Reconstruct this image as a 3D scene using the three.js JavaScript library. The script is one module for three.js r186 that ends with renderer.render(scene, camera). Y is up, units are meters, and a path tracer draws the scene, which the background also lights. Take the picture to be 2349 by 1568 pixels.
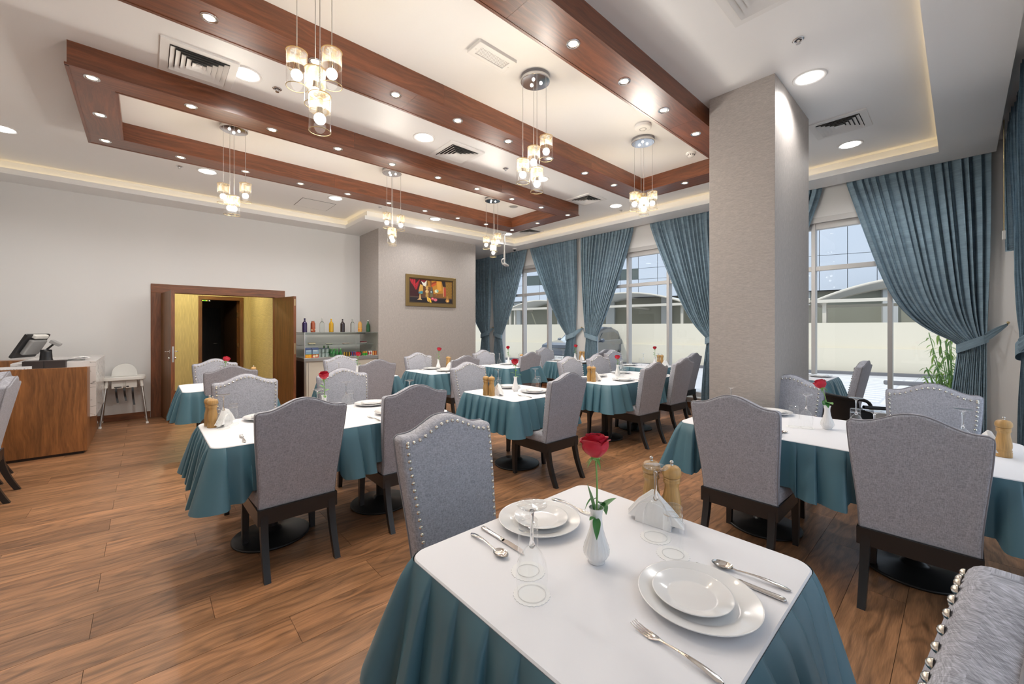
import * as THREE from 'three';
import { RoundedBoxGeometry } from 'three/addons/geometries/RoundedBoxGeometry.js';
import { mergeGeometries, mergeVertices, toCreasedNormals } from 'three/addons/utils/BufferGeometryUtils.js';
import { RectAreaLightUniformsLib } from 'three/addons/lights/RectAreaLightUniformsLib.js';

// ---------- camera, sky, sun, exposure ----------
// The room's axes: +x runs along the beams towards the window wall, "w" = -z runs towards the door wall.
const scene = new THREE.Scene();
const IW = 2349, IH = 1568, F = 931.32;
const camera = new THREE.PerspectiveCamera(2 * Math.atan(IH / 2 / F) * 180 / Math.PI, IW / IH, 0.05, 200);
camera.position.set(0, 1.45, 0);
camera.rotation.y = -(90 - 47.915) * Math.PI / 180 - 0 ;
camera.setViewOffset(IW, IH, 0, 30.5, IW, IH);
scene.background = new THREE.Color(0.74, 0.86, 1.0).multiplyScalar(1.3);
const sun = new THREE.DirectionalLight(new THREE.Color(1, 0.95, 0.87), 1.9);
sun.position.set(-22, 40, -14);
sun.target.position.set(12, 0, -4);
sun.castShadow = true;
Object.assign(sun.shadow.camera, { left: -30, right: 30, top: 30, bottom: -30, far: 140 });
scene.add(sun, sun.target);
const renderer = new THREE.WebGLRenderer({ antialias: true });
renderer.shadowMap.enabled = true;
renderer.toneMapping = THREE.LinearToneMapping;
renderer.toneMappingExposure = 1.0;
RectAreaLightUniformsLib.init();
const L_BULB = 0.95, L_DOWN = 8, L_SPOT = 0.7, L_COVE = 3;   // strengths of the room's lamps

// ---------- small helpers ----------
const V = (x, y, w) => new THREE.Vector3(x, y, -w);
let seed = 7;
const rnd = () => { seed = (seed + 0x6d2b79f5) | 0; let t = Math.imul(seed ^ (seed >>> 15), 1 | seed); t = (t + Math.imul(t ^ (t >>> 7), 61 | t)) ^ t; return ((t ^ (t >>> 14)) >>> 0) / 4294967296; };
const rr = (a, b) => a + (b - a) * rnd();
const clamp = (x, a, b) => Math.min(b, Math.max(a, x));
const sst = (a, b, x) => { const t = clamp((x - a) / (b - a), 0, 1); return t * t * (3 - 2 * t); };
const mix = (a, b, t) => a + (b - a) * t;
const hash = (x, y, s) => { let h = Math.imul(x, 374761393) + Math.imul(y, 668265263) + Math.imul(s, 1274126177); h = Math.imul(h ^ (h >>> 13), 1274126177); return ((h ^ (h >>> 16)) >>> 0) / 4294967296; };
const mod = (a, n) => ((a % n) + n) % n;
// value noise that repeats every px, py cells
function vn(x, y, px, py, s) {
  const ix = Math.floor(x), iy = Math.floor(y), fx = x - ix, fy = y - iy, u = fx * fx * (3 - 2 * fx), v = fy * fy * (3 - 2 * fy);
  const h = (i, j) => hash(mod(ix + i, px), mod(iy + j, py), s);
  return mix(mix(h(0, 0), h(1, 0), u), mix(h(0, 1), h(1, 1), u), v);
}
const fbm = (x, y, px, py, s, n = 4) => { let a = 0.5, t = 0, k = 1; for (let i = 0; i < n; i++) { t += a * vn(x * k, y * k, px * k, py * k, s + i); a *= 0.5; k *= 2; } return t; };
function tex(w, h, f, srgb = true, rx = 1, ry = 1) {
  const d = new Uint8Array(w * h * 4);
  for (let y = 0; y < h; y++) for (let x = 0; x < w; x++) { const c = f(x / w, y / h, x, y), i = (y * w + x) * 4; d[i] = clamp(c[0], 0, 255); d[i + 1] = clamp(c[1], 0, 255); d[i + 2] = clamp(c[2], 0, 255); d[i + 3] = 255; }
  const t = new THREE.DataTexture(d, w, h); t.wrapS = t.wrapT = THREE.RepeatWrapping; t.magFilter = THREE.LinearFilter; t.minFilter = THREE.LinearMipmapLinearFilter; t.generateMipmaps = true;
  if (srgb) t.colorSpace = THREE.SRGBColorSpace; t.repeat.set(rx, ry); t.needsUpdate = true; return t;
}
function canvasTex(w, h, draw) {
  const c = document.createElement('canvas'); c.width = w; c.height = h; draw(c.getContext('2d'), w, h);
  const t = new THREE.CanvasTexture(c); t.colorSpace = THREE.SRGBColorSpace; return t;
}
const std = (o) => new THREE.MeshStandardMaterial(o), phy = (o) => new THREE.MeshPhysicalMaterial(o);
const lin = (r, g, b) => new THREE.Color(r, g, b);

// ---------- geometry helpers ----------
const place = (g, x = 0, y = 0, w = 0, ry = 0, rx = 0, rz = 0) => { if (rx) g.rotateX(rx); if (rz) g.rotateZ(rz); if (ry) g.rotateY(ry); g.translate(x, y, -w); return g; };
function flat(g) { const o = g.index ? g.toNonIndexed() : g; for (const k of Object.keys(o.attributes)) if (!['position', 'normal', 'uv'].includes(k)) o.deleteAttribute(k); if (!o.attributes.uv) o.setAttribute('uv', new THREE.BufferAttribute(new Float32Array(o.attributes.position.count * 2), 2)); o.clearGroups?.(); return o; }
const merge = (...gs) => { const l = gs.flat(); return l.length === 1 ? l[0] : mergeGeometries(l.map(flat), false); };
// uv in metres by the dominant normal; the grain runs along axis "ax"
function buv(g0, ax = 'x', du = 0, dv = 0, k = 1) {
  const g = g0.index ? g0.toNonIndexed() : g0, p = g.attributes.position, n = g.attributes.normal, uv = new Float32Array(p.count * 2), A = { x: 0, y: 1, z: 2 }[ax];
  for (let i = 0; i < p.count; i++) {
    const q = [p.getX(i), p.getY(i), p.getZ(i)], m = [Math.abs(n.getX(i)), Math.abs(n.getY(i)), Math.abs(n.getZ(i))], d = m.indexOf(Math.max(...m)), o = [0, 1, 2].filter((j) => j !== d);
    const a = o.includes(A) ? A : o[0], b = o.find((j) => j !== a); uv[i * 2] = q[a] * k + du; uv[i * 2 + 1] = q[b] * k + dv;
  }
  g.setAttribute('uv', new THREE.BufferAttribute(uv, 2)); return g;
}
// box between two corners in (x, y, w)
function bx(x0, x1, y0, y1, w0, w1, r = 0, seg = 1) {
  const a = Math.abs(x1 - x0), b = Math.abs(y1 - y0), c = Math.abs(w1 - w0), g = r ? new RoundedBoxGeometry(a, b, c, seg, Math.min(r, a / 2.01, b / 2.01, c / 2.01)) : new THREE.BoxGeometry(a, b, c);
  g.translate((x0 + x1) / 2, (y0 + y1) / 2, -(w0 + w1) / 2); return g;
}
const lathe = (pts, n = 32) => new THREE.LatheGeometry(pts.map((p) => new THREE.Vector2(p[0], p[1])), n);
const cyl = (r0, r1, h, n = 24, open = false) => new THREE.CylinderGeometry(r0, r1, h, n, 1, open);
const tube = (pts, r, n = 24, k = 8) => new THREE.TubeGeometry(new THREE.CatmullRomCurve3(pts.map((p) => p.isVector3 ? p : new THREE.Vector3(...p))), n, r, k, false);
function bar(a, b, r, k = 8, r2 = r) { const d = new THREE.Vector3().subVectors(b, a), g = new THREE.CylinderGeometry(r2, r, d.length(), k, 1); g.translate(0, d.length() / 2, 0); g.applyQuaternion(new THREE.Quaternion().setFromUnitVectors(new THREE.Vector3(0, 1, 0), d.clone().normalize())); g.translate(a.x, a.y, a.z); return g; }
// grid surface: f(u, v) -> [x, y, z], u and v in 0..1
function grid(nu, nv, f, uvf, closeU = false) {
  const p = [], uv = [], id = [], cols = closeU ? nu : nu + 1;
  for (let j = 0; j <= nv; j++) for (let i = 0; i <= nu; i++) { const q = f(i / nu, j / nv); p.push(q[0], q[1], q[2]); const t = uvf ? uvf(i / nu, j / nv, q) : [i / nu, j / nv]; uv.push(t[0], t[1]); }
  for (let j = 0; j < nv; j++) for (let i = 0; i < nu; i++) { const a = j * (nu + 1) + i, b = a + 1, c = a + nu + 1, d = c + 1; id.push(a, b, d, a, d, c); }
  const g = new THREE.BufferGeometry(); g.setAttribute('position', new THREE.Float32BufferAttribute(p, 3)); g.setAttribute('uv', new THREE.Float32BufferAttribute(uv, 2)); g.setIndex(id); g.computeVertexNormals();
  if (closeU) { const n = g.attributes.normal; for (let j = 0; j <= nv; j++) { const a = j * (nu + 1), b = a + nu, v = new THREE.Vector3(n.getX(a) + n.getX(b), n.getY(a) + n.getY(b), n.getZ(a) + n.getZ(b)).normalize(); n.setXYZ(a, v.x, v.y, v.z); n.setXYZ(b, v.x, v.y, v.z); } }
  return g;
}
function ext(pts, depth, bevel = 0, seg = 1, holes = []) {
  const s = pts.getPoint ? pts : new THREE.Shape(pts.map((p) => new THREE.Vector2(p[0], p[1])));
  for (const h of holes) s.holes.push(new THREE.Path(h.map((p) => new THREE.Vector2(p[0], p[1]))));
  return new THREE.ExtrudeGeometry(s, { depth, bevelEnabled: bevel > 0, bevelThickness: bevel, bevelSize: bevel, bevelSegments: seg, curveSegments: 12 });
}
function rrect(w, h, r, n = 8) { const o = []; for (const [cx, cy, a] of [[w / 2 - r, h / 2 - r, 0], [-w / 2 + r, h / 2 - r, 90], [-w / 2 + r, -h / 2 + r, 180], [w / 2 - r, -h / 2 + r, 270]]) for (let i = 0; i <= n; i++) { const t = (a + 90 * i / n) * Math.PI / 180; o.push([cx + r * Math.cos(t), cy + r * Math.sin(t)]); } return o; }

// ---------- scene building ----------
const used = {};
const num = (n) => { const k = used[n] = (used[n] ?? -1) + 1; return k ? n + '_' + String(k).padStart(3, '0') : n; };
function part(parent, name, g, m) { const o = new THREE.Mesh(g, m); o.name = name; o.castShadow = o.receiveShadow = true; parent.add(o); return o; }
function tag(o, label, category, group) { o.userData = { label, category }; if (group) o.userData.group = group; return o; }
function thing(name, label, category, x = 0, y = 0, w = 0, ry = 0, group) { const o = new THREE.Group(); o.name = num(name); o.position.set(x, y, -w); o.rotation.y = ry; tag(o, label, category, group); scene.add(o); return o; }
function dup(src, label, x, y, w, ry = 0, group) { const o = src.clone(); o.name = num(src.name.replace(/_\d+$/, '')); o.position.set(x, y, -w); o.rotation.set(0, ry, 0); tag(o, label, src.userData.category, group ?? src.userData.group); scene.add(o); return o; }
function struct(name, g, m) { const o = part(scene, name, g, m); o.userData = { kind: 'structure' }; return o; }
function sgroup(name) { const o = new THREE.Group(); o.name = name; o.userData = { kind: 'structure' }; scene.add(o); return o; }
function glow(o, r) { o.castShadow = true; if (r) o.shadow.radius = r; return o; }

// ---------- materials ----------
const M = {};
// plank floor: brown oak grain along u; one repeat = 2.4 m x 1.2 m
const floorTex = tex(2048, 1024, (u, v) => {
  const wob = fbm(u * 6, v * 8, 6, 8, 3, 3) * 0.7, g = fbm(u * 10, v * 70 + wob * 9, 10, 70, 11, 4), fine = vn(u * 60, v * 700, 60, 700, 5), big = fbm(u * 3, v * 10, 3, 10, 21, 3);
  const ring = Math.pow(0.5 + 0.5 * Math.sin((v * 46 + wob * 20 + big * 7) * 2), 3), k = 0.74 + 0.36 * g + 0.14 * (fine - 0.5) + 0.38 * (big - 0.48) - 0.13 * ring;
  return [176 * k + 3, 130 * k + 1, 93 * k];
}, true, 1 / 2.4, 1 / 1.2);
const floorBump = tex(1024, 512, (u, v) => { const g = 255 * (0.5 * vn(u * 40, v * 350, 40, 350, 5) + 0.5 * fbm(u * 10, v * 60, 10, 60, 9, 3)); return [g, g, g]; }, false, 1 / 2.4, 1 / 1.2);
M.floor = std({ map: floorTex, roughness: 0.4, bumpMap: floorBump, bumpScale: 0.0012 });
M.floor2 = std({ map: floorTex, roughness: 0.42, color: lin(0.82, 0.8, 0.78), bumpMap: floorBump, bumpScale: 0.0012 });
M.floor3 = std({ map: floorTex, roughness: 0.38, color: lin(1.08, 1.06, 1.05), bumpMap: floorBump, bumpScale: 0.0012 });
M.subfloor = std({ color: lin(0.03, 0.02, 0.014), roughness: 0.9 });
const woodTex = (r, g, b, freq, s, dark = 0.3) => tex(1024, 512, (u, v) => {
  const wob = fbm(u * 4, v * 6, 4, 6, s, 3), gr = fbm(u * 6, v * freq + wob * 6, 6, freq, s + 7, 4), fine = vn(u * 40, v * 380, 40, 380, s + 3), k = 0.8 + dark * (gr - 0.45) * 2 + 0.12 * (fine - 0.5) + 0.2 * (wob - 0.45);
  return [r * k, g * k, b * k];
}, true, 1 / 1.6, 1 / 0.8);
M.beam = phy({ map: woodTex(138, 80, 50, 50, 31, 0.2), roughness: 0.36, clearcoat: 0.35, clearcoatRoughness: 0.28 });
M.beamTrim = phy({ map: woodTex(140, 80, 50, 50, 41, 0.16), roughness: 0.38, clearcoat: 0.25, clearcoatRoughness: 0.3 });
M.door = std({ map: woodTex(146, 98, 54, 60, 51, 0.18), roughness: 0.42 });
M.frame = std({ map: woodTex(152, 92, 56, 50, 61, 0.2), roughness: 0.42 });
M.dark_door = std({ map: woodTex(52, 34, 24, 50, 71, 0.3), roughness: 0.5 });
M.counter = std({ map: woodTex(176, 116, 66, 46, 81, 0.2), roughness: 0.35 });
const paintBump = tex(256, 256, (u, v) => { const g = 255 * fbm(u * 40, v * 40, 40, 40, 77, 3); return [g, g, g]; }, false, 1.2, 1.2);
M.wall = std({ color: lin(0.76, 0.75, 0.735), roughness: 0.75, bumpMap: paintBump, bumpScale: 0.0006 });
M.ceiling = std({ color: lin(0.86, 0.855, 0.845), roughness: 0.42, bumpMap: paintBump, bumpScale: 0.0005 });
M.white = std({ color: lin(0.8, 0.79, 0.77), roughness: 0.5 });
const paper = tex(512, 512, (u, v) => { const a = vn(u * 170, v * 22, 170, 22, 3), b = vn(u * 60, v * 60, 60, 60, 8), c = vn(u * 256, v * 256, 256, 256, 9), k = 0.93 + 0.1 * (a - 0.5) + 0.03 * (b - 0.5) + 0.05 * (c - 0.5); return [186 * k, 178 * k, 172 * k]; }, true, 1 / 0.5, 1 / 0.5);
M.paper = std({ map: paper, roughness: 0.62 });
const yPaper = tex(256, 256, (u, v) => { const a = vn(u * 110, v * 6, 110, 6, 3), k = 0.95 + 0.12 * (a - 0.5); return [222 * k, 208 * k, 156 * k]; }, true, 1 / 0.5, 1 / 0.5);
M.yellow = std({ map: yPaper, roughness: 0.7 });
M.alu = std({ color: lin(0.52, 0.51, 0.5), roughness: 0.4, metalness: 0.25 });
M.glass = phy({ color: 0xffffff, transmission: 1, roughness: 0, thickness: 0, ior: 1.5 });
M.caseGlass = phy({ color: lin(0.93, 0.98, 0.95), transmission: 1, roughness: 0, thickness: 0, ior: 1.5 });
M.solidGlass = phy({ color: 0xffffff, transmission: 1, roughness: 0, thickness: 0.01, ior: 1.48 });
M.thinGlass = phy({ color: lin(0.985, 0.99, 0.99), transmission: 1, roughness: 0, thickness: 0, ior: 1.5 });
M.chrome = std({ color: lin(0.72, 0.72, 0.73), roughness: 0.12, metalness: 1 });
M.steel = std({ color: lin(0.62, 0.6, 0.57), roughness: 0.32, metalness: 1 });
M.silver = std({ color: lin(0.74, 0.72, 0.69), roughness: 0.13, metalness: 1 });
M.nail = std({ color: lin(0.78, 0.75, 0.68), roughness: 0.22, metalness: 1 });
M.brass = std({ color: lin(0.62, 0.5, 0.28), roughness: 0.3, metalness: 1 });
M.black = phy({ color: lin(0.012, 0.011, 0.012), roughness: 0.38, clearcoat: 0.3, clearcoatRoughness: 0.3 });
M.iron = std({ color: lin(0.02, 0.02, 0.021), roughness: 0.34, metalness: 0.3 });
M.blackPlastic = std({ color: lin(0.015, 0.015, 0.017), roughness: 0.3 });
M.grayPlastic = std({ color: lin(0.3, 0.3, 0.3), roughness: 0.45 });
M.cord = std({ color: lin(0.55, 0.54, 0.52), roughness: 0.4 });
M.ventDark = std({ color: lin(0.07, 0.07, 0.07), roughness: 0.9 });
// woven linen of the chairs: 0.22 m repeat
const linen = tex(1024, 1024, (u, v, x, y) => {
  const hx = hash(x >> 1, y >> 4, 1) - 0.5, hy = hash(x >> 4, y >> 1, 2) - 0.5, slubx = vn(u * 30, v * 360, 30, 360, 5) - 0.5, sluby = vn(u * 360, v * 26, 360, 26, 6) - 0.5, c = ((x >> 1) + (y >> 1)) & 1;
  const k = 1 + 0.1 * hx + 0.1 * hy + 0.26 * slubx + 0.24 * sluby + (c ? 0.06 : -0.06);
  return [168 * k, 169 * k, 178 * k];
}, true, 1 / 0.24, 1 / 0.24);
const linenBump = tex(512, 512, (u, v, x, y) => { const g = 120 + 60 * (((x >> 1) + (y >> 1)) & 1) + 60 * (vn(u * 40, v * 256, 40, 256, 5) - 0.5) + 60 * (vn(u * 256, v * 40, 256, 40, 6) - 0.5); return [g, g, g]; }, false, 1 / 0.24, 1 / 0.24);
M.linen = std({ map: linen, roughness: 0.92, bumpMap: linenBump, bumpScale: 0.0006 });
M.piping = std({ color: lin(0.26, 0.255, 0.28), roughness: 0.9 });
const clothBump = tex(512, 512, (u, v) => { const g = 255 * fbm(u * 4, v * 3, 4, 3, 13, 2); return [g, g, g]; }, false, 1 / 0.8, 1 / 0.8);
M.cloth = std({ color: lin(0.8, 0.8, 0.83), roughness: 0.82, bumpMap: clothBump, bumpScale: 0.006 });
M.satin = phy({ color: lin(0.07, 0.165, 0.215), roughness: 0.4, sheen: 0.5, sheenRoughness: 0.4, sheenColor: lin(0.3, 0.55, 0.62) });
const velvetTex = tex(512, 512, (u, v) => { const k = 0.86 + 0.28 * (fbm(u * 8, v * 16, 8, 16, 4, 4) - 0.2) * 0.8 + 0.12 * (vn(u * 4, v * 220, 4, 220, 8) - 0.5); return [142 * k, 168 * k, 184 * k]; }, true, 1 / 0.9, 1 / 0.9);
M.velvet = phy({ map: velvetTex, roughness: 0.8, sheen: 0.7, sheenRoughness: 0.45, sheenColor: lin(0.34, 0.5, 0.56) });
M.lining = std({ color: lin(0.6, 0.55, 0.49), roughness: 0.9 });
M.china = phy({ color: lin(0.8, 0.8, 0.8), roughness: 0.16, clearcoat: 0.6, clearcoatRoughness: 0.05 });
M.tissue = std({ color: lin(0.84, 0.84, 0.84), roughness: 0.95 });
const millTex = woodTex(226, 176, 104, 26, 91, 0.12);
M.mill = phy({ map: millTex, roughness: 0.4, clearcoat: 0.3, clearcoatRoughness: 0.3 });
M.rose = std({ color: lin(0.5, 0.008, 0.03), roughness: 0.55 });
M.rosedark = std({ color: lin(0.3, 0.006, 0.02), roughness: 0.55 });
M.leaf = phy({ color: lin(0.05, 0.2, 0.05), roughness: 0.45 });
M.leaf2 = phy({ color: lin(0.12, 0.3, 0.06), roughness: 0.5 });
M.stem = std({ color: lin(0.2, 0.36, 0.1), roughness: 0.5 });
M.plastic = phy({ color: lin(0.8, 0.79, 0.75), roughness: 0.28 });
const marble = tex(1024, 1024, (u, v) => { const n = fbm(u * 4, v * 9, 4, 9, 15, 5), w = Math.abs(Math.sin((v * 5 + n * 3.2 + u * 0.7) * Math.PI)), k = 1 - 0.5 * Math.pow(1 - w, 12) - 0.08 * n; return [232 * k, 228 * k, 226 * k]; }, true, 1, 1);
M.marble = phy({ map: marble, roughness: 0.22, clearcoat: 0.3 });
M.darkPanel = std({ map: woodTex(48, 26, 22, 40, 95, 0.2), roughness: 0.3 });
M.cream = std({ color: lin(0.6, 0.56, 0.48), roughness: 0.5, metalness: 0.1 });
const emi = (r, g, b, k) => std({ color: 0x000000, emissive: lin(r, g, b), emissiveIntensity: k });
M.bulb = emi(1, 0.95, 0.88, 5); M.down = emi(1, 0.99, 0.97, 6); M.spot = emi(1, 0.85, 0.62, 5); M.cove = emi(1, 0.74, 0.36, 1.2); M.led = emi(1, 0.98, 0.95, 5);

// ---------- the room ----------
const CE = 3.667, SO = 3.492, RB = 3.473;
function plan(pts, y0, d, holes = [], bevel = 0) { const g = ext(pts, d, bevel, 1, holes); g.rotateX(-Math.PI / 2); g.translate(0, y0, 0); return g; }
const rect = (x0, x1, w0, w1) => [[x0, w0], [x1, w0], [x1, w1], [x0, w1]];

// floor: slab and planks, 300 nearest planks singly
const floor = struct('floor', bx(-3.2, 7.7, -0.2, -0.012, -0.7, 14.4), M.subfloor);
{
  const PW = 0.2305, PL = 1.22, list = [], geos = [];
  for (let k = 0; k < 6; k++) geos.push(buv(bx(0.0009, PL - 0.0009, -0.012, 0, 0.0009, PW - 0.0009), 'x', rr(0, 2.4), rr(0, 1.2)));
  const fx = Math.cos(47.915 * Math.PI / 180), fw = Math.sin(47.915 * Math.PI / 180);
  for (let j = -2; j < 50; j++) {
    const w = 0.427 + (j - 1) * PW - 0.0, off = mod(j, 2) ? -0.195 : 0.259 + (mod(j >> 1, 2) ? 0.0 : 0.28);
    for (let i = -3; i < 7; i++) {
      const x = off + i * PL, xc = x + PL / 2, wc = w + PW / 2;
      if (x > 7.44 || x + PL < -3 || wc < -0.45 || (wc > 8.9 && (xc < -0.4 || xc > 2.4) && xc < 5.6) || wc > 11.2 || (wc > 8.9 && wc > 10.7 && xc > 3)) continue;
      const z = xc * fx + wc * fw, u = Math.abs(xc * fw - wc * fx), seen = z > 0.4 && u / z < 1.45;
      list.push([x, w, seen ? z : 50 + Math.abs(z)]);
    }
  }
  list.sort((a, b) => a[2] - b[2]);
  const rest = [], ms = [M.floor, M.floor, M.floor2, M.floor, M.floor3];
  list.forEach(([x, w], i) => {
    const g = geos[Math.floor(rnd() * 6)], m = ms[Math.floor(rnd() * 5)];
    if (i < 300) { const p = part(floor, 'plank', g, m); p.position.set(x, 0, -w); } else rest.push(place(g.clone(), x, 0, w));
  });
  part(floor, 'planks', merge(rest), M.floor).userData.kind = 'stuff';
}
// ceiling: slab, dropped soffit with a lit cove, flat hatch
struct('ceiling', bx(-3.3, 7.8, CE, CE + 0.25, -0.8, 14.5), M.ceiling);
const cove = (d) => [[-1.5 - d, 0.175 - d], [6.81 + d, 0.175 - d], [6.81 + d, 7.441 + d], [3.033 + d, 7.441 + d], [3.033 + d, 8.42 + d], [-1.5 - d, 8.42 + d]];
const outer = [[-3, -0.268], [7.277, -0.268], [7.277, 10.6], [-3, 10.6]];
{
  const g = sgroup('ceiling_soffit');
  part(g, 'soffit_panel', plan(outer, SO, 0.012, [cove(0)]), M.ceiling);
  part(g, 'cove_lip', plan(cove(0.014), SO + 0.001, 0.072, [cove(-0.0005)]), M.ceiling);
  part(g, 'cove_back', plan(cove(0.11), SO + 0.012, CE - SO - 0.013, [cove(0.062)]), M.ceiling);
  part(g, 'pelmet_board', plan([[-3, -0.268], [7.277, -0.268], [7.277, 10.6], [7.25, 10.6], [7.25, -0.24], [-3, -0.24]], SO + 0.011, CE - SO - 0.012), M.ceiling);
}
{ const P = cove(0.038), names = ['window-side right', 'window wall', 'pillar', 'pillar corner', 'door wall', 'counter end'];
  for (let i = 0; i < 6; i++) {
    const [x0, w0] = P[i], [x1, w1] = P[(i + 1) % 6], len = Math.hypot(x1 - x0, w1 - w0), ax = Math.abs(x1 - x0) > 0.1, o = thing('light_strip', `warm light strip hidden in the ceiling cove on the ${names[i]} edge`, 'light strip', (x0 + x1) / 2, SO + 0.0125, (w0 + w1) / 2);
    part(o, 'glow_strip', ax ? bx(-len / 2 + 0.03, len / 2 - 0.03, 0, 0.006, -0.008, 0.008) : bx(-0.008, 0.008, 0, 0.006, -len / 2 + 0.03, len / 2 - 0.03), M.cove);
    const l = new THREE.RectAreaLight(new THREE.Color(1, 0.72, 0.34), L_COVE, ax ? len - 0.06 : 0.03, ax ? 0.03 : len - 0.06);
    l.position.set(0, 0.012, 0); l.rotation.x = Math.PI / 2; l.castShadow = true; o.add(l);
  }
}
{ const o = thing('ceiling_hatch', 'flush white square hatch in the ceiling before the lit cove corner', 'hatch', 2.25, CE - 0.004, 7.75); part(o, 'panel', bx(-0.27, 0.27, 0, 0.004, -0.27, 0.27), M.ceiling); part(o, 'gap', merge(bx(-0.276, 0.276, 0.001, 0.004, -0.276, -0.27), bx(-0.276, 0.276, 0.001, 0.004, 0.27, 0.276), bx(-0.276, -0.27, 0.001, 0.004, -0.27, 0.27), bx(0.27, 0.276, 0.001, 0.004, -0.27, 0.27)), M.ventDark); }
// walls
const WB = 8.905, dx0 = 0.229, dx1 = 1.853, dy = 2.05;
struct('wall_back', merge(bx(-3, dx0 - 0.03, 0, CE, WB, WB + 0.14), bx(dx1 + 0.03, 3.6, 0, CE, WB, WB + 0.14), bx(dx0 - 0.03, dx1 + 0.03, dy + 0.03, CE, WB, WB + 0.14)), M.wall);
struct('pillar', buv(bx(3.512, 5.968, 0, CE, 7.933, 10.74), 'x'), M.paper);
struct('column', buv(bx(4.053, 5.212, 0, CE, 1.084, 1.638, 0.004), 'x'), M.paper);
struct('wall_far', bx(5.9, 7.7, 0, CE, 10.6, 10.74), M.wall);
struct('wall_left', bx(-3.14, -3, 0, CE, -0.7, WB + 0.14), M.wall);
const XW = 7.45, bays = [[9.3, 10.2, 1], [6.05, 8.75, 3], [2.92, 5.56, 3], [-0.2, 2.35, 3]], WY0 = 0.2, WY1 = 3.03;
{
  const gs = [bx(XW, XW + 0.2, 0, WY0, -0.45, 10.6), bx(XW, XW + 0.2, WY1, CE, -0.45, 10.6)];
  let prev = 10.6; for (const [a, b] of bays) { gs.push(bx(XW, XW + 0.2, WY0, WY1, b, prev)); prev = a; } gs.push(bx(XW, XW + 0.2, WY0, WY1, -0.65, prev));
  struct('wall_window', merge(gs), M.wall);
  const bays2 = [[-0.2, 2.3], [2.6, 5.1]], gr = [bx(-3, 7.65, 0, WY0, -0.65, -0.45), bx(-3, 7.65, WY1, CE, -0.65, -0.45), bx(-3, -0.2, WY0, WY1, -0.65, -0.45), bx(2.3, 2.6, WY0, WY1, -0.65, -0.45), bx(5.1, 7.65, WY0, WY1, -0.65, -0.45)];
  struct('wall_right', merge(gr), M.wall);
  let n = 0;
  const win = (xs, along) => {   // window group with frame bars, panes
    const g = sgroup('window_' + (++n)), fr = (a0, a1, y0, y1, d0, d1) => along === 'w' ? bx(XW + d0, XW + d1, y0, y1, a0, a1, 0.003) : bx(a0, a1, y0, y1, -0.45 - d1, -0.45 - d0, 0.003), [a, b, k] = xs, tw = 0.05;
    for (const y of [WY0, WY1 - 0.09]) part(g, 'window_frame', fr(a, b, y, y + 0.09, 0.05, 0.14), M.alu);
    part(g, 'transom', fr(a, b, 2.32, 2.385, 0.05, 0.14), M.alu);
    for (let i = 0; i <= k; i++) { const c = a + (b - a) * i / k, s = i === 0 ? 0 : i === k ? -tw : -tw / 2; part(g, 'mullion', fr(c + s, c + s + tw, WY0, WY1, 0.03, 0.16), M.alu); }
    for (let i = 0; i < k; i++) for (const [y0, y1] of [[WY0 + 0.09, 2.32], [2.385, WY1 - 0.09]]) { const c0 = a + (b - a) * i / k + 0.05, c1 = a + (b - a) * (i + 1) / k - 0.05, pw = c1 - c0, pg = new THREE.PlaneGeometry(pw, y1 - y0); if (along === 'w') { pg.rotateY(-Math.PI / 2); place(pg, XW + 0.1, (y0 + y1) / 2, (c0 + c1) / 2); } else place(pg, (c0 + c1) / 2, (y0 + y1) / 2, -0.55); part(g, 'pane', pg, M.glass); }
    part(g, 'window_sill', fr(a, b, WY0 - 0.02, WY0 + 0.005, -0.05, 0.05), M.white);
    part(g, 'header_strip', fr(a - 0.02, b + 0.02, WY1 - 0.005, WY1 + 0.075, -0.012, 0.05), M.alu);
  };
  for (const b of bays) win(b, 'w'); for (const [a, b] of bays2) win([a, b, 2], 'x');
}
// skirtings
const base = (n, ...b) => struct('baseboard_' + n, buv(bx(...b, 0.003), 'x'), M.frame);
base('back_left', -3, 0.06, 0, 0.105, WB - 0.014, WB); base('back_right', 2.03, 3.51, 0, 0.105, WB - 0.014, WB);
base('window', XW - 0.014, XW, 0, 0.1, -0.44, 10.59); base('pillar_front', 3.5, 5.98, 0, 0.105, 7.919, 7.933); base('pillar_side', 5.968, 5.982, 0, 0.105, 7.94, 10.59);
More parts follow.
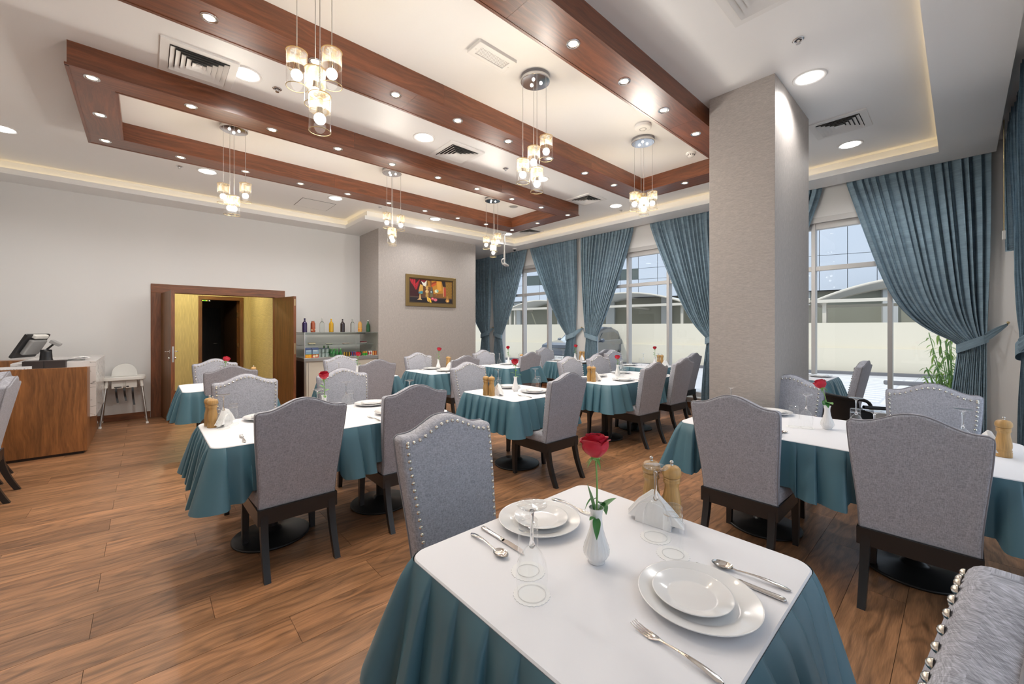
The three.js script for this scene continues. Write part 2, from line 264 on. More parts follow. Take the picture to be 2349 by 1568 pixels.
// double door to the corridor
{
  const g = sgroup('door_1');
  for (const [a, b] of [[0.065, dx0], [dx1, 2.03]]) part(g, 'door_jamb', buv(bx(a, b, 0, dy, WB - 0.02, WB + 0.16, 0.004), 'y'), M.frame);
  part(g, 'door_head', buv(bx(0.065, 2.03, dy, 2.19, WB - 0.021, WB + 0.16, 0.004), 'x'), M.frame);
}
function doorLeaf(name, hx, hw, ang, side, label, lock) {
  const o = thing(name, label, 'door', hx, 0.008, hw, ang), wd = 0.8 * side;
  part(o, 'leaf_panel', buv(bx(0, wd, 0, 2.03, -0.022, 0.022, 0.002), 'y'), M.door);
  part(o, 'edge_band', buv(bx(wd, wd + 0.006 * side, 0, 2.03, -0.0225, 0.0225), 'y'), M.frame);
  part(o, 'groove', merge(bx(wd - 0.1 * side, wd - 0.104 * side, 0.02, 2.01, -0.0226, 0.0226), bx(0.1 * side, 0.104 * side, 0.02, 2.01, -0.0226, 0.0226)), M.dark_door);
  if (lock) {
    part(o, 'lock_plate', bx(wd + 0.006 * side, wd + 0.009 * side, 0.93, 1.17, -0.011, 0.011), M.steel);
    for (const s of [-1, 1]) { const h = part(o, 'handle', merge(bar(new THREE.Vector3(wd - 0.06 * side, 1.09, 0.022 * s), new THREE.Vector3(wd - 0.06 * side, 1.09, 0.068 * s), 0.009), tube([[wd - 0.06 * side, 1.09, 0.066 * s], [wd - 0.12 * side, 1.09, 0.07 * s], [wd - 0.18 * side, 1.085, 0.062 * s]], 0.0085, 12)), M.silver); part(h, 'rose_plate', place(cyl(0.025, 0.025, 0.008, 20).rotateX(Math.PI / 2), wd - 0.06 * side, 1.09, -0.026 * s), M.silver); part(o, 'key_escutcheon', place(cyl(0.022, 0.022, 0.03, 16).rotateX(Math.PI / 2), wd - 0.06 * side, 0.99, -0.03 * s), M.silver); }
  } else { part(o, 'strike_plate', merge(bx(wd + 0.006 * side, wd + 0.009 * side, 0.98, 1.18, -0.011, 0.011), bx(wd + 0.006 * side, wd + 0.009 * side, 1.86, 1.98, -0.009, 0.009)), M.brass); }
  return o;
}
doorLeaf('door_leaf', 0.215, WB - 0.024, 97 * Math.PI / 180 + Math.PI, 1, 'open wooden door leaf with lever handles beside the high chair', true);
const rLeaf = doorLeaf('door_leaf', 1.875, WB - 0.024, -80.5 * Math.PI / 180, 1, 'open wooden door leaf with the white oval sticker', false);
{
  const stick = canvasTex(256, 384, (c, w, h) => {
    c.fillStyle = '#b4473c'; c.beginPath(); c.ellipse(w / 2, h / 2, w / 2 - 1, h / 2 - 1, 0, 0, 7); c.fill(); c.fillStyle = '#e6e3df'; c.beginPath(); c.ellipse(w / 2, h / 2, w / 2 - 14, h / 2 - 14, 0, 0, 7); c.fill();
    c.fillStyle = '#20261f'; c.beginPath(); c.ellipse(122, 84, 36, 38, 0, 0, 7); c.fill(); c.beginPath(); c.moveTo(90, 80); c.quadraticCurveTo(74, 130, 96, 180); c.quadraticCurveTo(104, 130, 130, 110); c.fill();
    c.strokeStyle = '#5b4d55'; c.lineWidth = 4; c.beginPath(); c.moveTo(150, 100); c.quadraticCurveTo(166, 128, 158, 142); c.quadraticCurveTo(172, 152, 152, 160); c.quadraticCurveTo(160, 176, 142, 186); c.stroke(); c.beginPath(); c.arc(138, 132, 9, 0, 5); c.stroke();
    c.fillStyle = '#222'; c.font = 'bold 25px sans-serif'; c.textAlign = 'center'; for (const [x, y, k] of [[84, 256, 20], [108, 252, 16], [130, 256, 22], [158, 252, 18]]) c.fillRect(x - 2, y - 8, k, 9); for (let i = 0; i < 13; i++) c.fillRect(58 + i * 11, 276 + (i % 3) * 2, 8, 15);
  });
  const g = new THREE.CylinderGeometry(0.15, 0.15, 0.003, 48); g.rotateX(Math.PI / 2); g.scale(0.98, 1.38, 1);
  const uv = g.attributes.uv, p = g.attributes.position; for (let i = 0; i < p.count; i++) uv.setXY(i, 0.5 - p.getX(i) / 0.294, 0.5 + p.getY(i) / 0.414);
  const s = part(rLeaf, 'oval_sticker', g, std({ map: stick, roughness: 0.5 })); s.position.set(0.43, 1.37, -0.0245); s.userData.label = 'white oval sticker with a woman in profile and dark lettering';
}
// corridor behind, second door and the dim room beyond
struct('wall_corridor', merge(buv(bx(-0.5, 0.87, 0, 2.75, 11.3, 11.42), 'x'), buv(bx(1.705, 1.98, 0, 2.75, 11.3, 11.42), 'x'), buv(bx(0.87, 1.705, 2.18, 2.75, 11.3, 11.42), 'x'), buv(bx(1.85, 1.98, 0, 2.75, 9.045, 11.3), 'x'), buv(bx(-0.62, -0.5, 0, 2.75, 9.045, 11.42), 'x')), M.yellow);
struct('ceiling_corridor', bx(-0.62, 1.98, 2.7, 2.8, 9.05, 11.42), M.white);
base('corridor', -0.5, 0.87, 0, 0.12, 11.285, 11.3);
{
  const g = sgroup('door_2');
  for (const [a, b] of [[0.868, 0.935], [1.635, 1.706]]) part(g, 'door_jamb', buv(bx(a, b, 0, 2.1, 11.28, 11.45, 0.004), 'y'), M.door);
  part(g, 'door_head', buv(bx(0.868, 1.706, 2.1, 2.178, 11.28, 11.45, 0.004), 'x'), M.door);
}
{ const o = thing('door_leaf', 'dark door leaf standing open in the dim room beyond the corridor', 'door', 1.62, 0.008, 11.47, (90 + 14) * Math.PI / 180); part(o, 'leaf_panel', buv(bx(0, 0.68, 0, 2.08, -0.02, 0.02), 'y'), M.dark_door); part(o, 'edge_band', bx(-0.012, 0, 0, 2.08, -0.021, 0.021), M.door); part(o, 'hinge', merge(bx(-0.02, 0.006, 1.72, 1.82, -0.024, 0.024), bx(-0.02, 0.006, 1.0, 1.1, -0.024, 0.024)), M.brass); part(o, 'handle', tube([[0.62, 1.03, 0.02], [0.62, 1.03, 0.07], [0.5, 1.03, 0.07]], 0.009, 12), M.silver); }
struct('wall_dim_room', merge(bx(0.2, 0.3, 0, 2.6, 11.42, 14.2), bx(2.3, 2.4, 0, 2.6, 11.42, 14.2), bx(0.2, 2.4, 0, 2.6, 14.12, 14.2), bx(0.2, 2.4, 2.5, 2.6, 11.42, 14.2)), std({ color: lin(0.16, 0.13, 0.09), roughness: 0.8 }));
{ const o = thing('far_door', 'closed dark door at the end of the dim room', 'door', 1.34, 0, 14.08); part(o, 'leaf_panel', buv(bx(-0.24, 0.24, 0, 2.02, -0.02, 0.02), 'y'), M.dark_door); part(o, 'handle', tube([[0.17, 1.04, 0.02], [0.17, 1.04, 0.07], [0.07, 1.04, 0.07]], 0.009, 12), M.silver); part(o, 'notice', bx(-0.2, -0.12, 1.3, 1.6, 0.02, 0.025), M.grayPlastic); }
{ const o = thing('exit_sign', 'tiny lit green and yellow sign above the second doorway', 'sign', 0.99, 2.07, 11.27); part(o, 'housing', bx(-0.07, 0.1, -0.012, 0.022, 0, 0.02, 0.003), M.blackPlastic); [[-0.045, [0.6, 0.9, 0.05]], [-0.012, [0.05, 0.6, 0.03]], [0.022, [0.9, 0.85, 0.05]], [0.07, [1, 0.95, 0.75]]].forEach(([x, c], i) => { const e = part(o, 'lit_segment', bx(x - (i === 3 ? 0.008 : 0.014), x + (i === 3 ? 0.008 : 0.014), -0.004, 0.014, -0.004, 0, 0.002), emi(...c, 2)); }); const l = glow(new THREE.PointLight(new THREE.Color(0.6, 0.9, 0.2), 0.01), 0.5); l.position.set(0, 0.005, 0.03); o.add(l); }
{ const o = thing('corridor_lamp', 'round ceiling lamp lighting the yellow corridor', 'lamp', 0.6, 2.68, 10.2); part(o, 'trim', lathe([[0.07, 0], [0.1, -0.004], [0.1, 0.02]], 24), M.white); part(o, 'diffuser', place(cyl(0.07, 0.07, 0.006, 24), 0, 0, 0), emi(1, 0.86, 0.5, 4)); const l = glow(new THREE.PointLight(new THREE.Color(1, 0.88, 0.56), 3.2), 3); l.position.set(0, -0.08, 0); o.add(l); }

// timber ring beams under the ceiling
function ringBeam(name, O, I) {
  const g = sgroup(name), [x0, x1, w0, w1] = O, [a0, a1, b0, b1] = I, t = 0.018, yb = RB + 0.012;
  const cut = (s, e) => { const r = []; let p = s; while (e - p > 3.2) { r.push([p, p + 2.2]); p += 2.2; } r.push([p, e]); return r; };
  const board = (X0, X1, y0, y1, W0, W1, ax, m, n) => part(g, n, buv(bx(X0, X1, y0, y1, W0, W1), ax, rr(0, 1.6), rr(0, 0.8)), m);
  for (const [s, e] of cut(x0, x1)) { board(s + 0.0007, e - 0.0007, yb, CE, w0, w0 + t, 'x', M.beam, 'outer_board'); board(s + 0.0007, e - 0.0007, yb, CE, w1 - t, w1, 'x', M.beam, 'outer_board'); board(s + 0.0007, e - 0.0007, RB + 0.003, yb, w0 + 0.008, b0 - 0.008, 'x', M.beam, 'bottom_board'); board(s + 0.0007, e - 0.0007, RB + 0.003, yb, b1 + 0.008, w1 - 0.008, 'x', M.beam, 'bottom_board'); }
  for (const [s, e] of cut(a0, a1)) { board(s + 0.0007, e - 0.0007, yb, CE, b0 - t, b0, 'x', M.beam, 'inner_board'); board(s + 0.0007, e - 0.0007, yb, CE, b1, b1 + t, 'x', M.beam, 'inner_board'); }
  board(x0, x0 + t, yb, CE, w0 + t, w1 - t, 'z', M.beam, 'end_board'); board(x1 - t, x1, yb, CE, w0 + t, w1 - t, 'z', M.beam, 'end_board'); board(a0 - t, a0, yb, CE, b0, b1, 'z', M.beam, 'inner_end_board'); board(a1, a1 + t, yb, CE, b0, b1, 'z', M.beam, 'inner_end_board');
  board(x0 + 0.008, a0 - 0.008, RB + 0.003, yb, b0 - 0.008, b1 + 0.008, 'z', M.beam, 'bottom_board'); board(a1 + 0.008, x1 - 0.008, RB + 0.003, yb, b0 - 0.008, b1 + 0.008, 'z', M.beam, 'bottom_board');
  const lip = (X0, X1, W0, W1, ax) => board(X0, X1, RB, yb + 0.004, W0, W1, ax, M.beamTrim, 'edge_strip');
  lip(x0 - 0.012, x1 + 0.012, w0 - 0.012, w0 + 0.012, 'x'); lip(x0 - 0.012, x1 + 0.012, w1 - 0.012, w1 + 0.012, 'x'); lip(x0 - 0.012, x0 + 0.012, w0, w1, 'z'); lip(x1 - 0.012, x1 + 0.012, w0, w1, 'z');
  lip(a0 - 0.01, a1 + 0.01, b0 - 0.01, b0 + 0.01, 'x'); lip(a0 - 0.01, a1 + 0.01, b1 - 0.01, b1 + 0.01, 'x'); lip(a0 - 0.01, a0 + 0.01, b0, b1, 'z'); lip(a1 - 0.01, a1 + 0.01, b0, b1, 'z');
}
ringBeam('ceiling_beam_1', [-0.449, 5.757, 4.598, 6.355], [-0.182, 5.451, 4.862, 6.042]);
ringBeam('ceiling_beam_2', [-0.449, 5.772, 1.707, 3.474], [-0.182, 5.449, 2.005, 3.158]);

// ---------- ceiling fittings ----------
{
  const trim = lathe([[0.03, 0.008], [0.033, 0.0], [0.047, -0.003], [0.05, 0.0], [0.05, 0.003]], 28), lens = place(cyl(0.031, 0.031, 0.003, 20), 0, 0.0015, 0);
  let proto;
  const xs = [-0.32, 0.31, 0.96, 1.61, 2.26, 2.915, 3.57, 4.25, 4.91, 5.592], ord = ['first', 'second', 'third', 'fourth', 'fifth', 'sixth', 'seventh', 'eighth', 'ninth', 'tenth'];
  const spot = (x, w, label) => {
    const o = thing('beam_spotlight', label, 'spotlight', x, RB, w, 0, 'spotlights in the timber ceiling beams');
    part(o, 'trim_ring', trim, M.chrome); part(o, 'lamp_lens', lens, M.spot);
    const l = glow(new THREE.SpotLight(new THREE.Color(1, 0.83, 0.6), L_SPOT, 0, 1.1, 0.7), 1.5); l.position.set(0, -0.004, 0); l.target.position.set(0, -1, 0); o.add(l, l.target);
  };
  xs.forEach((x, i) => { for (const [w, n] of [[4.71, 'near run of the far beam ring'], [6.19, 'far run of the far beam ring'], [3.29, 'far run of the near beam ring'], [1.853, 'near run of the near beam ring']]) spot(x, w, `${ord[i]} small spotlight from the counter end, ${n}`); });
  for (const [x, w, n] of [[-0.32, 5.475, 'counter-end cross piece of the far beam ring'], [5.592, 5.461, 'window-end cross piece of the far beam ring'], [-0.32, 2.58, 'counter-end cross piece of the near beam ring'], [5.571, 2.581, 'window-end cross piece of the near beam ring']]) spot(x, w, `small spotlight in the ${n}`);
  const t2 = lathe([[0.095, 0.012], [0.1, 0.0], [0.12, -0.006], [0.126, -0.002], [0.126, 0.004]], 36), inner = lathe([[0.096, 0.006], [0.075, 0.003]], 32), d2 = place(cyl(0.093, 0.093, 0.006, 32), 0, 0.0, 0);
  const rows = [[4.18, 'between the two beam rings'], [7.13, 'along the door and pillar side'], [0.9, 'on the near side by the column']], cols = [[-1.18, 'end nearest the counter'], [0.65, 'first from the counter end'], [2.4, 'second from the counter end'], [4.35, 'third from the counter end'], [6.3, 'nearest the windows']];
  for (const [w, rn] of rows) for (const [x, cn] of cols) {
    if (w < 1 && x < 3) continue;
    const o = thing('ceiling_downlight', `large round white downlight ${cn}, ${rn}`, 'downlight', x, CE - 0.004, w, 0, 'large round downlights in the ceiling');
    part(o, 'trim_ring', t2, M.white); part(o, 'reflector', inner, M.white); part(o, 'diffuser', d2, M.down);
    const l = glow(new THREE.SpotLight(new THREE.Color(1, 0.98, 0.96), L_DOWN, 0, 1.35, 0.5), 4); l.position.set(0, -0.006, 0); l.target.position.set(0, -1, 0); o.add(l, l.target);
  }
}
// four-way air diffusers
{
  const lou = (a, b, y0, y1, n) => { const g = new THREE.CylinderGeometry(a * Math.SQRT2, b * Math.SQRT2, y1 - y0, 4, 1, true); g.rotateY(Math.PI / 4); g.translate(0, (y0 + y1) / 2, 0); const h = g.clone(); h.translate(0, 0.003, 0); return flat(merge(g, h)); };
  const make = (x, w, s, label) => {
    const o = thing('air_diffuser', label, 'air vent', x, CE - 0.012, w, 0, 'square louvred ceiling vents');
    const f = plan(rrect(2 * s, 2 * s, 0.004, 2), 0, 0.012, [rrect(2 * s - 0.11, 2 * s - 0.11, 0.004, 2)], 0.002); part(o, 'vent_frame', f, M.white);
    part(o, 'dark_throat', bx(-s + 0.055, s - 0.055, 0.009, 0.0115, -s + 0.055, s - 0.055), M.ventDark);
    for (let i = 0; i < 5; i++) { const b = (s - 0.06) * (1 - i * 0.19); part(o, 'louvre', lou(b - 0.031, b, -0.012, 0.007, 4), M.white); }
    part(o, 'centre_cap', new THREE.ConeGeometry(0.035, 0.014, 4).rotateX(Math.PI).rotateY(Math.PI / 4), M.white);
  };
  make(0.335, 4.3, 0.25, 'white square louvred vent beside the hanging lamps near the counter'); make(2.92, 4.27, 0.25, 'white square louvred vent in the middle between the beam rings'); make(5.613, 4.314, 0.24, 'white square louvred vent before the windows between the beam rings'); make(6.49, 6.59, 0.23, 'white square louvred vent behind the far corner of the beam ring'); make(5.607, 0.885, 0.24, 'white square louvred vent beside the column on the window side'); make(2.96, 0.86, 0.25, 'white square louvred vent at the top edge of the view');
}
{ const o = thing('ceiling_speaker_grille', 'white rectangular perforated grille between the near beams', 'grille', 2.09, CE - 0.025, 2.55); part(o, 'frame', plan(rrect(0.38, 0.17, 0.006, 3), 0, 0.025, [rrect(0.29, 0.1, 0.004, 3)], 0.002), M.white); const h = []; part(o, 'perforated_panel', bx(-0.147, 0.147, 0.006, 0.012, -0.052, 0.052), M.ceiling); for (let i = 0; i < 24; i++) for (let j = 0; j < 8; j++) h.push(bx(-0.138 + i * 0.012 + (j % 2) * 0.006 - 0.0025, -0.138 + i * 0.012 + (j % 2) * 0.006 + 0.0025, 0.0045, 0.0065, -0.044 + j * 0.0125 - 0.0025, -0.044 + j * 0.0125 + 0.0025)); part(o, 'perforations', merge(h), std({ color: lin(0.35, 0.34, 0.33), roughness: 0.9 })).userData.kind = 'stuff'; for (const s of [-1, 1]) part(o, 'screw', place(cyl(0.004, 0.004, 0.003, 10), 0.168 * s, -0.002, 0), M.steel); }
{ const o = thing('ceiling_router', 'round white disc unit above the pendant nearest the column', 'router', 4.026, CE, 2.328); part(o, 'disc_body', lathe([[0, -0.045], [0.07, -0.043], [0.088, -0.03], [0.09, -0.012], [0.08, 0]], 36), M.white); part(o, 'centre_ring', lathe([[0.03, -0.0455], [0.034, -0.047], [0.038, -0.0448]], 24), M.grayPlastic); }
{ const o = thing('smoke_detector', 'small white smoke detector beside the column', 'smoke detector', 5.116, CE, 2.292); part(o, 'base_plate', lathe([[0.06, 0], [0.06, -0.014], [0.045, -0.02]], 28), M.white); part(o, 'sensor_cap', lathe([[0.045, -0.02], [0.044, -0.034], [0.03, -0.05], [0, -0.054]], 24), M.white); const sl = []; for (let i = 0; i < 10; i++) { const a = i * Math.PI / 5; sl.push(place(new THREE.BoxGeometry(0.012, 0.01, 0.004), 0.044 * Math.sin(a), -0.03, -0.044 * Math.cos(a), a)); } part(o, 'sensor_slots', merge(sl), M.ventDark); }
{ const o = thing('ceiling_speaker', 'flush round grey speaker inside the far beam ring', 'speaker', 4.954, CE, 5.444); part(o, 'rim', lathe([[0.075, -0.004], [0.085, -0.008], [0.1, -0.004], [0.1, 0]], 32), M.white); part(o, 'grille', place(cyl(0.077, 0.077, 0.004, 32), 0, -0.004, 0), M.grayPlastic); }
[[0.904, 4.237, 'beside the downlight near the hanging lamps'], [0.347, 7.155, 'near the door wall'], [3.7, 4.228, 'between the middle and window-side vents'], [6.615, 4.273, 'near the window cove'], [3.182, 7.116, 'near the pillar cove corner'], [3.719, 0.841, 'before the column'], [6.1, 6.6, 'behind the far pendant']].forEach(([x, w, t]) => { const o = thing('fire_sprinkler', `small dark chrome sprinkler head ${t}`, 'sprinkler', x, CE, w, 0, 'sprinkler heads in the ceiling'); part(o, 'escutcheon', lathe([[0.034, 0], [0.04, -0.004], [0.026, -0.01], [0.024, -0.002]], 24), M.chrome); part(o, 'cup', lathe([[0.024, -0.002], [0.02, -0.001], [0, -0.001]], 20), M.ventDark); part(o, 'sprinkler_head', merge(lathe([[0.012, 0], [0.012, -0.014], [0.005, -0.02], [0.004, -0.03]], 14), place(cyl(0.016, 0.016, 0.0025, 14), 0, -0.031, 0)), M.chrome); });
{ const o = thing('dome_camera', 'small white dome camera under the soffit by the far curtains', 'camera', 6.98, SO, 7.63); part(o, 'mount', lathe([[0.055, 0], [0.055, -0.02], [0.046, -0.028], [0, -0.028]], 28), M.white); part(o, 'dome', place(new THREE.SphereGeometry(0.036, 20, 12), 0, -0.034, 0), M.blackPlastic); }
{ const o = thing('projector_mount', 'white ceiling pole with empty projector bracket before the far curtains', 'projector mount', 6.2, CE, 7.13); part(o, 'ceiling_plate', place(cyl(0.05, 0.05, 0.012, 24), 0, -0.006, 0), M.white); part(o, 'pole', bar(new THREE.Vector3(0, -0.01, 0), new THREE.Vector3(0, -0.6, 0), 0.014, 12), M.white); part(o, 'lower_sleeve', bar(new THREE.Vector3(0, -0.44, 0), new THREE.Vector3(0, -0.7, 0), 0.02, 12), M.white); part(o, 'bracket_plate', place(bx(-0.09, 0.1, -0.02, 0.012, -0.05, 0.05, 0.008), 0.03, -0.72, 0, 0.4, 0, -0.16), M.white); part(o, 'curved_arm', tube([[0.0, -0.6, 0], [-0.08, -0.61, 0.03], [-0.115, -0.66, 0.04], [-0.08, -0.715, 0.03], [0.02, -0.73, 0]], 0.014, 28), M.white); part(o, 'clamp', place(bx(0.02, 0.13, -0.03, 0.01, -0.03, 0.03, 0.006), 0.04, -0.72, 0, 0.4), M.blackPlastic); }
// pendant clusters
{
  const R = 0.056, H = 0.2, shade = new THREE.CylinderGeometry(R, R, H, 40, 1, true).translate(0, H / 2, 0), rim = new THREE.TorusGeometry(R, 0.0022, 8, 44).rotateX(Math.PI / 2), bulbG = new THREE.SphereGeometry(0.031, 24, 16).translate(0, 0.07, 0);
  const cap = merge(lathe([[0, 0.228], [0.006, 0.225], [0.012, 0.212], [0.03, 0.206], [0.034, 0.2], [0, 0.199]], 24)), neck = lathe([[0.014, 0.2], [0.014, 0.12], [0.018, 0.1], [0.016, 0.096]], 16);
  const amberT = tex(256, 128, (u, v) => { const a = Math.abs(Math.sin((u * 3 + 0.12 * Math.sin(v * 9)) * Math.PI * 2 + (v < 0.5 ? v : 1 - v) * 6)), k = a > 0.8 ? 0.45 : 1; return [255 * (0.93 + 0.07 * k), 250 * (0.82 + 0.18 * k), 238 * (0.62 + 0.38 * k)]; });
  const amber = phy({ color: 0xffffff, map: amberT, transmission: 1, roughness: 0.3, thickness: 0, ior: 1.5 }), band = new THREE.CylinderGeometry(R * 0.975, R * 0.975, 0.085, 40, 1, true).translate(0, H - 0.047, 0), lid = new THREE.RingGeometry(0.03, R, 40, 1).rotateX(-Math.PI / 2).translate(0, H, 0);
  const goldRim = emi(1, 0.6, 0.18, 0.55);
  const can = lathe([[0, -0.05], [0.122, -0.05], [0.13, -0.046], [0.13, 0], [0, 0]], 48), ledG = place(new THREE.SphereGeometry(0.014, 14, 8), 0, -0.051, 0);
  const make = (cx, cw, label, lamps) => {
    const o = thing('pendant_light', label, 'pendant lamp', cx, CE, cw, 0, 'glass pendant clusters under the ceiling');
    part(o, 'canopy', can, M.chrome);
    for (let i = 0; i < 3; i++) { const a = i * 2.094 + 0.6, e = part(o, 'canopy_led', ledG, M.led); e.position.set(0.05 * Math.cos(a), 0, 0.05 * Math.sin(a)); }
    for (const [dx, dw, yb] of lamps) {
      const y = yb - CE; part(o, 'cord', bar(new THREE.Vector3(dx, -0.045, -dw), new THREE.Vector3(dx, y + 0.225, -dw), 0.0024, 6), M.cord);
      const s = part(o, 'glass_shade', shade, M.thinGlass); s.position.set(dx, y, -dw);
      part(s, 'amber_band', band, amber); part(s, 'top_disc', lid, amber); part(s, 'bottom_rim', rim, M.brass); part(s, 'gold_rim', rim.clone().translate(0, H, 0), goldRim); part(s, 'cap', cap, M.chrome); part(s, 'lamp_holder', neck, M.silver); part(s, 'bulb', bulbG, M.bulb);
      const l = glow(new THREE.PointLight(new THREE.Color(1, 0.95, 0.88), L_BULB), 1.5); l.position.set(0, 0.07, 0); s.add(l);
    }
  };
  const d = 0.085;
  make(0.72, 2.49, 'four glass pendants on a chrome plate, hanging largest, cut by the top edge', [[-0.07, 0.085, 2.845], [0.085, -0.035, 2.86], [0.005, 0.0, 2.735], [0.0, -0.1, 2.545]]);
  make(0.722, 5.345, 'three-tier glass pendants inside the far beam ring, nearest the counter', [[-0.088, 0.08, 2.83], [0.092, -0.083, 2.835], [0.0, 0.0, 2.695], [-0.03, 0.07, 2.71]]);
  make(2.565, 5.35, 'glass pendants hanging before the pillar inside the far beam ring', [[-0.05, 0.055, 2.868], [0.095, -0.075, 2.83], [-0.02, -0.035, 2.645], [0.04, 0.06, 2.632]]);
  make(4.39, 5.355, 'glass pendants hanging before the far curtains inside the far beam ring', [[-0.075, 0.08, 2.81], [0.075, -0.05, 2.868], [0.065, 0.03, 2.775], [0.0, -0.02, 2.67]]);
  make(2.55, 2.517, 'four staggered glass pendants in the middle of the near beam ring', [[-0.075, 0.08, 2.738], [0.015, 0.035, 2.86], [0.075, -0.06, 2.942], [0.0, -0.02, 2.649]]);
  make(4.325, 2.5, 'glass pendants hanging next to the column in the near beam ring', [[-0.07, 0.07, 2.839], [0.085, -0.07, 2.849], [0.01, 0.03, 2.83], [0.0, -0.01, 2.778]]);
}

// ---------- chairs ----------
function sweepSq(pts) { // pts: [x, y, z, half width x, half depth z] square section along y
  const c = [[-1, -1], [1, -1], [1, 1], [-1, 1], [-1, -1]], n = pts.length - 1;
  const gs = []; for (let s = 0; s < 4; s++) gs.push(grid(1, n, (u, v) => { const q = pts[Math.round(v * n)], a = c[s], b = c[s + 1]; return [q[0] + q[3] * mix(a[0], b[0], u), q[1], q[2] + q[4] * mix(a[1], b[1], u)]; }));
  const q = pts[n], p = pts[0]; gs.push(bx(q[0] - q[3], q[0] + q[3], q[1] - 0.0001, q[1], -q[2] - q[4], -q[2] + q[4])); gs.push(bx(p[0] - p[3], p[0] + p[3], p[1], p[1] + 0.0001, -p[2] - p[4], -p[2] + p[4]));
  return merge(gs);
}
const BY0 = 0.385, hwAt = (y) => 0.216 + 0.036 * sst(0, 1, (y - BY0) / 0.6) ;
const topAt = (u) => { const a = Math.abs(u), e = Math.max(0, (a - 0.92) / 0.08); return 0.972 + 0.064 * (1 - sst(0.03, 0.8, a)) - 0.014 * e * e; };
const zcAt = (y) => 0.152 + 0.124 * Math.pow((y - BY0) / 0.62, 1.05);
const TK = 0.085;
const backPt = (u, v, face) => {
  const T = topAt(u), y = mix(BY0, T, v), hw = hwAt(y), x = hw * u, r = face < 0 ? 0.03 : 0.008, d = Math.min(hw * (1 - Math.abs(u)), T - y, y - BY0 + 0.02);
  const k = d >= r ? 0 : r - Math.sqrt(Math.max(0, r * r - (r - d) * (r - d))), puff = face < 0 ? 0.012 * (1 - u * u) * (1 - (2 * v - 1) ** 2) : 0;
  return [x, y, zcAt(y) + face * (TK / 2 - k + puff)];
};
const dense = (t) => { const s = 2 * t - 1; return Math.sign(s) * (1 - Math.pow(1 - Math.abs(s), 2.2)); };
